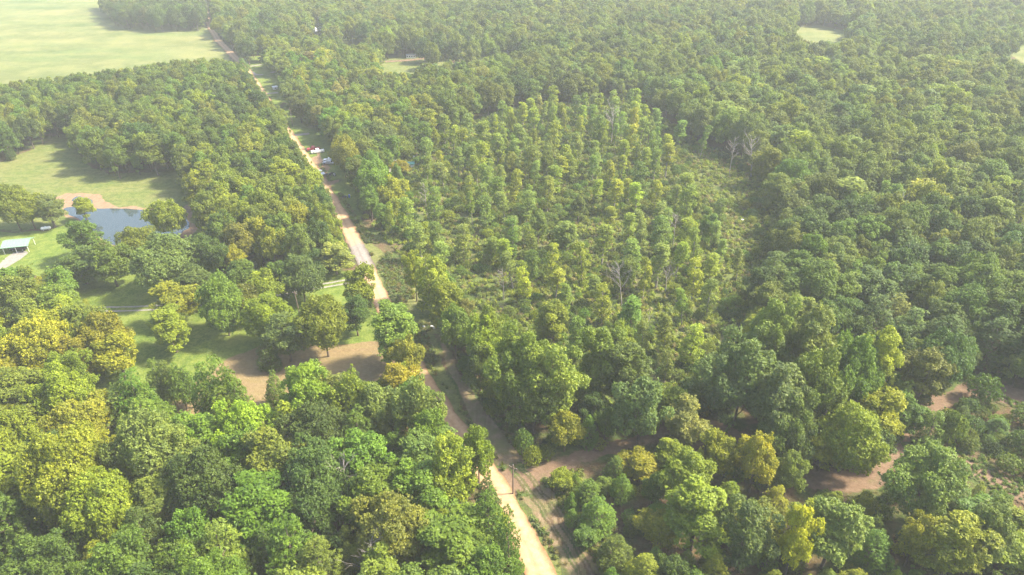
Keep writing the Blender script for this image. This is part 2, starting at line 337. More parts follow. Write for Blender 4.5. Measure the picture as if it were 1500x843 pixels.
# ------------------------------------------------------------------ tree building blocks
def unit(v):
    return v / np.maximum(1e-9, np.linalg.norm(v, axis=-1, keepdims=True))
def leaves(c, nrm, size, aspect, r):
    """rhombic leaf sprays: centres, facing, length, width/length"""
    n = len(c); t = unit(np.cross(nrm, unit(r.normal(size=(n, 3))))); bt = np.cross(nrm, t)
    s = (size * (0.45 + 1.1 * r.beta(1.6, 2.2, n)))[:, None]
    fold = nrm * s * r.uniform(-0.25, 0.1, n)[:, None]
    V = np.stack([c - t * s, c - bt * s * aspect + fold, c + t * s, c + bt * s * aspect + fold], 1).reshape(-1, 3)
    return V, np.arange(n * 4).reshape(-1, 4)
def tube(pts, rad, sides=6):
    pts = np.asarray(pts, float); V = []; Q = []
    for i, p in enumerate(pts):
        d = unit((pts[min(i + 1, len(pts) - 1)] - pts[max(i - 1, 0)])[None])[0]
        a = np.cross(d, [0.31, 0.95, 0.05] if abs(d[2]) > 0.7 else [0, 0, 1]); a = a / np.linalg.norm(a); b_ = np.cross(d, a)
        for k in range(sides):
            th = 2 * math.pi * k / sides
            V.append(p + rad[i] * (math.cos(th) * a + math.sin(th) * b_))
    for i in range(len(pts) - 1):
        for k in range(sides):
            Q.append((i * sides + k, i * sides + (k + 1) % sides, (i + 1) * sides + (k + 1) % sides, (i + 1) * sides + k))
    return np.array(V), np.array(Q)
def merge(parts):
    V = []; Q = []; o = 0
    for v, q in parts:
        V.append(v); Q.append(q + o); o += len(v)
    return np.concatenate(V), np.concatenate(Q)
def sphere_dirs(n, r, zmin=-1.0):
    i = np.arange(n) + 0.5; z = 1 - (1 - zmin) * i / n; ph = i * 2.39996 + r.uniform(0, 6.28)
    s = np.sqrt(np.maximum(0, 1 - z * z)); d = np.stack([s * np.cos(ph), s * np.sin(ph), z], -1)
    return unit(d + r.normal(size=d.shape) * 0.10)
def limb(a, b, r0, r1, r, sides=5, sag=0.12):
    a = np.array(a, float); b = np.array(b, float); L = np.linalg.norm(b - a)
    t = np.linspace(0, 1, 4)[:, None]; p = a + (b - a) * t + r.normal(size=(4, 3)) * L * 0.05 * np.array([[0], [1], [1], [0]])
    p[1:3, 2] -= L * sag * 0.5
    return tube(p, np.linspace(r0, r1, 4), sides)
def clumped(lobe_c, lobe_r, centre, r, clumps_per, leaves_per, clump_r, leaf, aspect, up=0.5, spread=0.55, flat=0.75):
    """leaf clumps over the outside of overlapping lobes; returns mesh arrays and per-vertex variation"""
    CC = []; CN = []; CV = []
    for k, (lc, lr) in enumerate(zip(lobe_c, lobe_r)):
        n = max(6, int(clumps_per * (lr / lobe_r.mean()) ** 2))
        d = sphere_dirs(n, r, -0.75); p = lc + d * lr * np.array([1, 1, flat]) * r.uniform(0.80, 1.08, (n, 1))
        keep = np.ones(n, bool)
        for j, (oc, orr) in enumerate(zip(lobe_c, lobe_r)):
            if j != k: keep &= np.linalg.norm((p - oc) / np.array([1, 1, flat]), axis=1) > orr * 0.80
        out = unit(p - centre); keep &= (d * out).sum(1) > -0.45
        CC.append(p[keep]); CN.append(unit(d[keep] * 0.7 + out[keep] * 0.4)); CV.append(np.full(keep.sum(), r.uniform(0, 1)))
    CC = np.concatenate(CC); CN = np.concatenate(CN); CV = np.concatenate(CV)
    st = r.uniform(size=len(CC)) < .07; CC[st] += CN[st] * lobe_r.mean() * r.uniform(.25, .7, (st.sum(), 1))     # stray sprays
    kp = r.uniform(size=len(CC)) > .06; CC, CN, CV = CC[kp], CN[kp], CV[kp]
    m_ = leaves_per; n = len(CC)
    cr = clump_r * r.uniform(0.65, 1.35, n)
    d = unit(r.normal(size=(n, m_, 3)) + CN[:, None] * 0.75 + np.array([0, 0, up]) * 0.7)
    c = CC[:, None] + d * (cr[:, None, None] * r.uniform(0.35, 1.1, (n, m_, 1)))
    nrm = unit(d * 0.65 + np.array([0, 0, up]) + r.normal(size=(n, m_, 3)) * spread)
    V, Q = leaves(c.reshape(-1, 3), nrm.reshape(-1, 3), leaf, aspect, r)
    var = np.repeat(np.clip(CV * 0.4 + r.uniform(0, 1, n) * 0.45, 0, 1), m_) + r.uniform(-0.15, 0.3, n * m_)
    return V, Q, np.repeat(np.clip(var, 0, 1), 4)

def broadleaf(seed, R=5.5, H=16.0, z0f=0.18, nl=40, shape='dome', dens=1.0, fine=1.0):
    r = np.random.default_rng(seed); z0 = H * z0f; zc = z0 + (H - z0) * 0.50; az = (H - z0) / 2
    d = sphere_dirs(nl, r, -0.80)
    k = r.uniform(0.48, 1.0, nl)
    stretch = np.array([1, 1, 1.0])
    C = np.array([0, 0, zc])
    if shape == 'lopsided': d = unit(d + np.array([0.35, 0.1, 0]))
    if shape == 'upright': stretch = np.array([0.84, 0.84, 1.0])
    lc = C + d * k[:, None] * np.array([R, R, az]) * 0.86 * stretch
    # the outline swells and pinches with direction, and leaders rise above the rest
    ph = np.arctan2(lc[:, 1], lc[:, 0]); sw = 1 + 0.20 * np.sin(ph * 2 + r.uniform(0, 6)) + 0.14 * np.sin(ph * 3 + r.uniform(0, 6)); lc[:, :2] *= sw[:, None]
    if shape == 'spreading': lc[:, 2] = zc + (lc[:, 2] - zc) * 0.80
    lc += r.normal(size=lc.shape) * np.array([0.35, 0.35, 0.55]) * (2.0 if shape == 'ragged' else 1.0)
    lr = R * r.uniform(0.11, 0.26, nl) * (0.92 if shape == 'ragged' else 1.0)
    for _ in range(3):
        a = r.uniform(0, 6.28); q = r.uniform(0, .45) * R; top = np.array([q * math.cos(a), q * math.sin(a), H * r.uniform(.86, .97)])
        lc = np.vstack([lc, top, top + [r.normal() * .4, r.normal() * .4, -R * .3]]); lr = np.concatenate([lr, [R * .15, R * .22]])
    lc = np.vstack([lc, C + r.normal(size=(3, 3)) * R * 0.2]); lr = np.concatenate([lr, np.full(3, R * 0.36)])
    lc[:, 2] = np.clip(lc[:, 2], z0 * .6 + lr, H - lr * 0.6)
    V, Q, var = clumped(lc, lr, C, r, int(40 * dens), 14, 0.082 * R * fine, 0.039 * R * fine, 0.6, up=0.55, flat=0.9)
    parts = []
    lean = r.normal(size=2) * 0.3
    tp = [(0, 0, -0.3), (lean[0] * 0.3, lean[1] * 0.3, z0 * 0.6), (lean[0], lean[1], zc), (lean[0] * 1.2, lean[1] * 1.2, H * 0.85)]
    parts.append(tube(tp, [0.36, 0.27, 0.17, 0.04], 7))
    for i in np.argsort(-lr)[:14]:
        s = r.uniform(z0 * 0.8, zc); parts.append(limb((lean[0] * s / zc, lean[1] * s / zc, s), lc[i] , 0.13, 0.03, r))
    tv, tq = merge(parts)
    return (V, Q, var), (tv, tq)
def pine(seed, R=3.0, H=11.0, z0f=0.16, full=1.0):
    r = np.random.default_rng(seed); LC = []; LR = []; parts = []
    parts.append(tube([(0, 0, -0.3), (0.05, 0, H * 0.4), (0, 0.06, H * 0.95)], [0.22, 0.14, 0.03], 6))
    nz = 8
    for i in range(nz):
        f = i / (nz - 1); z = H * (z0f + (0.93 - z0f) * f)
        rad = R * (0.98 - 0.80 * f ** 1.35) * (0.75 + 0.25 * min(1, f * 4)); nb = max(1, int(round((8 - 6.2 * f) * full)))
        ph = r.uniform(0, 6.28)
        for k in range(nb):
            a = ph + 6.283 * k / nb + r.normal() * 0.25; rr = rad * r.uniform(0.55, 0.95)
            p = np.array([rr * math.cos(a), rr * math.sin(a), z + r.normal() * 0.3 + 0.12 * rr])
            LC.append(p); LR.append(R * r.uniform(0.24, 0.36) * (1 - 0.35 * f))
            if i < 6: parts.append(limb((0, 0, z - 0.3), p, 0.06, 0.015, r, 4))
    LC.append(np.array([0, 0, H * 0.95])); LR.append(R * 0.2)
    LC = np.array(LC); LR = np.array(LR)
    V, Q, var = clumped(LC, LR, np.array([0, 0, H * 0.45]), r, 26, 16, 0.10 * R, 0.062 * R, 0.30, up=0.75, spread=0.6, flat=1.15)
    tv, tq = merge(parts)
    return (V, Q, var), (tv, tq)
def slender(seed, R=2.0, H=15.0, z0f=0.32, gaps=0.25, bend=0.0):
    r = np.random.default_rng(seed); LC = []; LR = []; parts = []
    lean = r.normal(size=2) * 0.5 + bend
    ax = lambda z: np.array([lean[0] * (z / H) ** 1.5, lean[1] * (z / H) ** 1.5, z])
    parts.append(tube([ax(0) + [0, 0, -0.3], ax(H * .3), ax(H * .6), ax(H * .95)], [0.20, 0.15, 0.10, 0.03], 6))
    n = 22
    for i in range(n):
        if r.uniform() < gaps: continue
        f = i / (n - 1); z = H * (z0f + (0.97 - z0f) * f)
        env = R * (0.35 + 0.65 * math.sin(math.pi * min(1, 0.18 + 0.78 * f)) ) * r.uniform(0.4, 1.05)
        a = i * 2.4 + r.normal() * 0.5; p = ax(z) + np.array([env * 0.62 * math.cos(a), env * 0.62 * math.sin(a), 0])
        LC.append(p); LR.append(R * r.uniform(0.26, 0.46)); parts.append(limb(ax(z - 0.6), p, 0.05, 0.015, r, 4))
    for f in r.uniform(0.15, z0f, 4):      # shoots along the bare stem
        a = r.uniform(0, 6.28); LC.append(ax(H * f) + np.array([math.cos(a), math.sin(a), 0]) * R * 0.25); LR.append(R * 0.17)
    LC = np.array(LC); LR = np.array(LR)
    V, Q, var = clumped(LC, LR, np.array([lean[0] * .5, lean[1] * .5, H * 0.62]), r, 22, 11, 0.19 * R, 0.088 * R, 0.55, spread=0.7)
    tv, tq = merge(parts)
    return (V, Q, var), (tv, tq)
def shrub(seed, R=1.6, H=2.8):
    r = np.random.default_rng(seed); nl = 13
    d = sphere_dirs(nl, r, -0.2); lc = np.array([0, 0, H * 0.40]) + d * np.array([R, R, H * 0.5]) * r.uniform(0.5, 0.78, (nl, 1)); lr = R * r.uniform(0.32, 0.5, nl)
    V, Q, var = clumped(lc, lr, np.array([0, 0, H * 0.35]), r, 26, 11, 0.15 * R, 0.085 * R, 0.5)
    parts = [limb((0, 0, -0.1), lc[i], 0.06, 0.02, r, 4) for i in range(7)]
    tv, tq = merge(parts)
    return (V, Q, var), (tv, tq)
def bare(seed, H=13.0, spread=0.33):
    r = np.random.default_rng(seed); parts = []; tw = []
    top = np.array([r.normal() * 0.6, r.normal() * 0.6, H * 0.92])
    parts.append(tube([(0, 0, -0.3), top * 0.35 + r.normal(size=3) * .15, top * 0.7, top], [0.17, 0.12, 0.08, 0.025], 6))
    for i in range(16):
        f = r.uniform(0.38, 0.95); a = r.uniform(0, 6.28); L = H * spread * (1.15 - f) * r.uniform(0.6, 1.2) + 0.8
        s = top * f; e = s + np.array([math.cos(a) * L, math.sin(a) * L, L * r.uniform(0.5, 1.2)])
        parts.append(limb(s, e, 0.055, 0.02, r, 5, -0.1))
        for j in range(5):
            g = r.uniform(0.3, 1.0); s2 = s + (e - s) * g; a2 = a + r.normal() * 0.9; L2 = L * r.uniform(0.25, 0.5)
            e2 = s2 + np.array([math.cos(a2) * L2, math.sin(a2) * L2, L2 * r.uniform(0.3, 1.3)])
            tw.append(limb(s2, e2, 0.024, 0.009, r, 4, -0.1))
    return merge(parts), merge(tw)

# foliage: diffuse with light coming through; tint from the tree, small variation from leaf clump to leaf clump
def leaf_mat(name, trans=0.34):
    m, nt, b = new_mat(name); out = nt.nodes['Material Output']
    oi = nt.nodes.new('ShaderNodeObjectInfo')
    ti = nt.nodes.new('ShaderNodeAttribute'); ti.attribute_type = 'INSTANCER'; ti.attribute_name = 'tint'
    ut = nt.nodes.new('ShaderNodeAttribute'); ut.attribute_type = 'INSTANCER'; ut.attribute_name = 'tinted'
    base = mix(nt, ut.outputs['Fac'], oi.outputs['Color'], ti.outputs['Color'])
    va = nt.nodes.new('ShaderNodeAttribute'); va.attribute_name = 'var'
    v = ramp(nt, va.outputs['Fac'], [(0.0, (0.58, 0.66, 0.7)), (0.5, (1.0, 1.0, 0.9)), (1.0, (1.5, 1.42, 1.0))])
    c = mix(nt, 1.0, base, v, 'MULTIPLY')
    c = mix(nt, 1.0, c, ramp(nt, noise(nt, 0.35, 3, 0.6), [(0.3, (0.85, 0.88, 0.9)), (0.7, (1.15, 1.1, 1.0))]), 'MULTIPLY')
    nt.links.new(c, b.inputs['Base Color']); b.inputs['Roughness'].default_value = 0.55; b.inputs['Specular IOR Level'].default_value = 0.25
    tr = nt.nodes.new('ShaderNodeBsdfTranslucent'); nt.links.new(mix(nt, 1.0, c, (1.25, 1.2, 0.55), 'MULTIPLY'), tr.inputs['Color'])
    ms = nt.nodes.new('ShaderNodeMixShader'); ms.inputs[0].default_value = trans
    nt.links.new(b.outputs[0], ms.inputs[1]); nt.links.new(tr.outputs[0], ms.inputs[2]); nt.links.new(ms.outputs[0], out.inputs['Surface'])
    return m
M['leaf'] = leaf_mat('foliage'); M['needle'] = leaf_mat('needles', 0.34)
def bark(name, a, b_):
    m, nt, bs = new_mat(name)
    nt.links.new(ramp(nt, noise(nt, 1.6, 5, 0.7), [(0.3, a), (0.7, b_)]), bs.inputs['Base Color']); bs.inputs['Roughness'].default_value = 0.9
    return m
M['bark'] = bark('bark', (0.07, 0.052, 0.038), (0.16, 0.125, 0.095))
M['pale_bark'] = bark('pale_bark', (0.17, 0.145, 0.115), (0.34, 0.30, 0.25))
M['dead_wood'] = bark('dead_wood', (0.17, 0.15, 0.13), (0.32, 0.29, 0.26))

PROTO = {}        # kind -> list of (crown mesh, trunk mesh, height, radius, shape word)
STUFF_COL = {}    # kind -> unlinked collection of whole trees used by the distant woods
def register(kind, arrs, leafm, barkm, H, R, word):
    (V, Q, var), (tv, tq) = arrs
    R = float(np.percentile(np.hypot(V[:, 0], V[:, 1]), 95)); H = float(np.percentile(V[:, 2], 99.5))     # true crown reach
    crown = np_mesh(kind + '_crown', V, Q, [leafm], attrs={'var': var})
    trunk = np_mesh(kind + '_trunk', tv, tq, [barkm])
    trunk.polygons.foreach_set('use_smooth', np.ones(len(trunk.polygons), bool))
    PROTO.setdefault(kind, []).append((crown, trunk, H, R, word))
    whole = np_mesh(kind + '_whole', np.concatenate([V, tv]), np.concatenate([Q, tq + len(V)]), [leafm, barkm],
                    np.concatenate([np.zeros(len(Q)), np.ones(len(tq))]), {'var': np.concatenate([var, np.zeros(len(tv))])})
    c = STUFF_COL.setdefault(kind, bpy.data.collections.new(kind + '_forms'))
    o = bpy.data.objects.new('%s_form_%02d' % (kind, len(c.objects)), whole); c.objects.link(o)
for i, (sh, R, H, z0, nl) in enumerate([('dome', 5.5, 16, .16, 44), ('dome', 5.6, 15, .12, 50), ('upright', 4.8, 17, .16, 42), ('upright', 4.6, 16.5, .12, 46),
                                        ('spreading', 6.2, 14.5, .22, 50), ('spreading', 6.0, 14, .20, 44), ('lopsided', 5.5, 15.5, .16, 44), ('lopsided', 5.3, 16, .14, 48),
                                        ('ragged', 5.2, 16.5, .18, 44), ('ragged', 5.0, 15.5, .14, 38), ('dome', 5.2, 15.5, .14, 38), ('upright', 4.9, 16.5, .10, 52), ('ragged', 5.3, 17, .20, 50), ('upright', 4.4, 17.5, .15, 40)]):
    register('broadleaf_tree', broadleaf(100 + i, R, H, z0, nl, sh), M['leaf'], M['bark'], H, R, sh.replace('dome', 'domed'))
for i, (sh, wd, R, H, z0, nl) in enumerate([('dome', 'massive domed', 8.0, 18, .12, 78), ('lopsided', 'massive uneven', 7.8, 18.5, .14, 72), ('ragged', 'massive ragged', 7.6, 18, .12, 74), ('spreading', 'massive spreading', 8.2, 17, .16, 80)]):
    register('broadleaf_tree', broadleaf(150 + i, R, H, z0, nl, sh, 1.75, .70), M['leaf'], M['bark'], H, R, wd)
for i, (R, H, z0, fl, wd) in enumerate([(2.9, 10.5, .10, 1.0, 'bushy'), (2.7, 11, .14, 1.0, 'pointed'), (3.1, 11, .30, 0.95, 'open'), (2.6, 10, .08, 1.1, 'bushy'), (2.8, 11.5, .22, 0.85, 'open'), (3.0, 10.5, .06, 1.15, 'bushy')]):
    register('pine_tree', pine(200 + i, R, H, z0, fl), M['needle'], M['bark'], H, R, wd)
for i, (R, H, z0, gp, bd, wd) in enumerate([(2.1, 15, .30, .2, 0, 'straight'), (1.9, 15.5, .36, .3, 0, 'sparse'), (2.4, 14, .28, .15, .2, 'leafy'), (1.7, 16, .42, .3, 0, 'sparse'), (2.2, 14.5, .25, .2, -.4, 'leaning'),
                                            (2.0, 13.5, .34, .4, .6, 'sparse'), (2.5, 15, .22, .12, 0, 'leafy'), (1.8, 14.5, .40, .25, .3, 'leaning')]):
    register('slender_tree', slender(300 + i, R, H, z0, gp, bd), M['leaf'], M['pale_bark'], H, R, wd)
for i, (R, H, wd) in enumerate([(1.6, 2.8, 'rounded'), (1.7, 2.6, 'low'), (1.4, 3.0, 'upright'), (1.6, 2.5, 'low')]):
    register('shrub', shrub(400 + i, R, H), M['leaf'], M['bark'], H, R, wd)
DEAD = []
for i, (H, sp) in enumerate([(13, .33), (12, .28), (14, .22), (10, .42)]):
    (tv, tq), (bv, bq) = bare(500 + i, H, sp)
    DEAD.append((np_mesh('dead_trunk', tv, tq, [M['dead_wood']]), np_mesh('dead_twigs', bv, bq, [M['dead_wood']]), H))
# low weeds and grass for the instanced ground growth
def tuft(seed, weed):
    r = np.random.default_rng(seed)
    if weed:
        n = 90; d = unit(r.normal(size=(n, 3)) + [0, 0, .4]); c = d * r.uniform(.25, 1, (n, 1)) * [0.6, 0.6, 0.5] + [0, 0, .3]
        V, Q = leaves(c, unit(d + r.normal(size=(n, 3)) * .6 + [0, 0, .5]), 0.16, .5, r)
    else:
        n = 46; a = r.uniform(0, 6.28, n); o = np.stack([np.cos(a), np.sin(a), 0 * a], -1); base = o * r.uniform(0, .35, (n, 1))
        h = r.uniform(.3, .75, n)[:, None]; tip = base + o * h * .45 + np.array([0, 0, 1]) * h; side = np.stack([-np.sin(a), np.cos(a), 0 * a], -1) * .03
        V = np.stack([base - side, base + side, tip + side * .3, tip - side * .3], 1).reshape(-1, 3); Q = np.arange(4 * n).reshape(-1, 4)
    return V, Q, np.repeat(r.uniform(0.1, 0.9, n), 4)
for kd, wd in (('weed', True), ('grass_tuft', False)):
    c = STUFF_COL[kd] = bpy.data.collections.new(kd + '_forms')
    for i in range(4):
        V, Q, var = tuft(600 + i + 10 * wd, wd)
        c.objects.link(bpy.data.objects.new('%s_form_%02d' % (kd, i), np_mesh(kd, V, Q, [M['leaf']], attrs={'var': var})))
def scatter(name, label, cat, kind, P, rz, sc, idx, tint, z=0.0):
    """one object of uncountable growth: points that carry the forms of a kind"""
    n = len(P)
    me = bpy.data.meshes.new(name); me.vertices.add(n); me.vertices.foreach_set('co', np.column_stack([P, np.full(n, z)]).astype(np.float32).ravel())
    for nm, tp, dat in (('rz', 'FLOAT', rz), ('form', 'INT', idx), ('tinted', 'FLOAT', np.ones(n))):
        a = me.attributes.new(nm, tp, 'POINT'); a.data.foreach_set('value', np.asarray(dat, np.int32 if tp == 'INT' else np.float32))
    a = me.attributes.new('sc', 'FLOAT_VECTOR', 'POINT'); a.data.foreach_set('vector', np.asarray(sc, np.float32).ravel())
    a = me.attributes.new('tint', 'FLOAT_COLOR', 'POINT'); a.data.foreach_set('color', np.column_stack([tint, np.ones(n)]).astype(np.float32).ravel())
    o = link(bpy.data.objects.new(name, me)); tag(o, label, cat, None, 'stuff')
    ng = bpy.data.node_groups.new(name + '_nodes', 'GeometryNodeTree')
    ng.interface.new_socket('Geometry', in_out='INPUT', socket_type='NodeSocketGeometry'); ng.interface.new_socket('Geometry', in_out='OUTPUT', socket_type='NodeSocketGeometry')
    N = ng.nodes; L = ng.links
    gi = N.new('NodeGroupInput'); go = N.new('NodeGroupOutput'); ip = N.new('GeometryNodeInstanceOnPoints'); ci = N.new('GeometryNodeCollectionInfo')
    ci.inputs['Collection'].default_value = STUFF_COL[kind]; ci.inputs['Separate Children'].default_value = True; ci.inputs['Reset Children'].default_value = True
    def attr(nm, tp):
        k = N.new('GeometryNodeInputNamedAttribute'); k.data_type = tp; k.inputs['Name'].default_value = nm
        return k.outputs['Attribute']
    cx = N.new('ShaderNodeCombineXYZ'); L.new(attr('rz', 'FLOAT'), cx.inputs['Z'])
    L.new(gi.outputs[0], ip.inputs['Points']); L.new(ci.outputs[0], ip.inputs['Instance']); ip.inputs['Pick Instance'].default_value = True
    L.new(attr('form', 'INT'), ip.inputs['Instance Index']); L.new(cx.outputs[0], ip.inputs['Rotation']); L.new(attr('sc', 'FLOAT_VECTOR'), ip.inputs['Scale'])
    L.new(ip.outputs[0], go.inputs[0])
    md = o.modifiers.new('growth', 'NODES'); md.node_group = ng
    return o
# ------------------------------------------------------------------ where the trees stand
# outlines of open ground that shows in the photograph: no scattered crown may cover them
CLEAR = [
    [(-60, -20), (294, -20), (300, 6), (306, 38), (330, 70), (346, 90), (300, 84), (262, 86), (230, 92), (180, 99), (120, 106), (60, 114), (0, 121), (-60, 128)],
    [(-60, 268), (0, 247), (50, 224), (85, 204), (103, 206), (112, 235), (128, 256), (170, 266), (220, 267), (262, 258), (272, 290), (282, 318), (276, 342), (200, 345), (140, 330), (92, 304), (85, 286), (40, 280), (-60, 280)],
    [(-60, 348), (50, 342), (92, 336), (96, 370), (70, 398), (0, 392), (-60, 390)],
    [(130, 432), (236, 430), (246, 470), (225, 482), (165, 482), (140, 460)],
    [(135, 562), (205, 522), (235, 497), (222, 480), (262, 505), (380, 473), (386, 490), (310, 530), (235, 550), (150, 600)],
    [(502, 488), (552, 480), (552, 506), (502, 506)], [(475, 412), (505, 405), (508, 425), (470, 430)],
    [(322, 526), (385, 497), (420, 510), (560, 505), (570, 535), (560, 552), (480, 540), (440, 545), (415, 570), (378, 600), (352, 570)],
    [(268, 610), (300, 620), (328, 650), (300, 655)],
    [(505, 310), (545, 350), (585, 388), (606, 400), (628, 450), (640, 480), (662, 530), (690, 585), (745, 640), (790, 678), (960, 642), (968, 655), (880, 673), (805, 692), (802, 715), (832, 775), (870, 843), (890, 900), (820, 900), (780, 800), (722, 700), (716, 680), (690, 640), (628, 552), (618, 525), (578, 450), (552, 440), (538, 410), (515, 370), (500, 330)],
    [(1030, 606), (1060, 622), (1086, 650), (1070, 652), (1038, 628)],
    [(1180, 692), (1290, 693), (1300, 668), (1336, 640), (1350, 655), (1326, 688), (1280, 720), (1205, 722), (1178, 708)],
    [(1352, 602), (1392, 562), (1432, 554), (1500, 570), (1560, 585), (1560, 600), (1440, 580), (1400, 586), (1366, 606)],
    [(1352, 652), (1400, 660), (1450, 690), (1500, 718), (1560, 750), (1560, 765), (1500, 738), (1440, 707), (1395, 672)],
    [(430, 166), (446, 190), (454, 180), (478, 206), (482, 226), (488, 245), (484, 258), (522, 268), (512, 290), (512, 318), (500, 312), (480, 276), (462, 250), (432, 205)],
    [(366, 94), (400, 92), (404, 112), (412, 134), (392, 140), (370, 112)], [(398, 138), (420, 138), (424, 160), (408, 162)],
    [(562, 90), (650, 79), (748, 70), (748, 77), (660, 87), (612, 92), (606, 107), (560, 106)],
    [(1152, 42), (1200, 38), (1254, 52), (1240, 62), (1180, 58)], [(1466, 70), (1510, 64), (1600, 64), (1600, 90), (1490, 88)],
    [(292, -20), (300, -20), (308, 30), (322, 58), (362, 98), (368, 110), (358, 102), (334, 76), (312, 50)],
    [(558, 232), (573, 241), (570, 246), (558, 238)], [(592, 238), (608, 236), (608, 246), (592, 246)], [(455, 37), (470, 37), (470, 52), (455, 52)],
    [(380, 56), (395, 56), (395, 66), (380, 66)], [(594, 77), (612, 77), (612, 86), (594, 86)], [(740, 69), (752, 69), (752, 80), (740, 80)],
    [(500, 56), (530, 56), (530, 64), (500, 64)],
    [(672, 408), (738, 402), (752, 425), (718, 446), (684, 436)], [(1012, 250), (1060, 238), (1102, 260), (1096, 285), (1036, 292)], [(1058, 335), (1088, 312), (1100, 352), (1068, 372)], [(940, 432), (985, 425), (992, 458), (950, 470)], [(842, 332), (868, 326), (878, 346), (846, 352)],
]
# colours of foliage, linear, and what to call them
TINT = {'dark green': (0.052, 0.094, 0.026), 'mid-green': (0.090, 0.142, 0.026), 'olive green': (0.138, 0.168, 0.030), 'pale green': (0.140, 0.188, 0.050),
        'yellow-green': (0.185, 0.215, 0.020), 'golden yellow': (0.245, 0.235, 0.018), 'bright yellow': (0.32, 0.34, 0.012), 'grey-green': (0.108, 0.146, 0.056),
        'fresh green': (0.092, 0.160, 0.020), 'russet': (0.24, 0.10, 0.05), 'tan': (0.225, 0.205, 0.070), 'lime green': (0.182, 0.238, 0.022)}
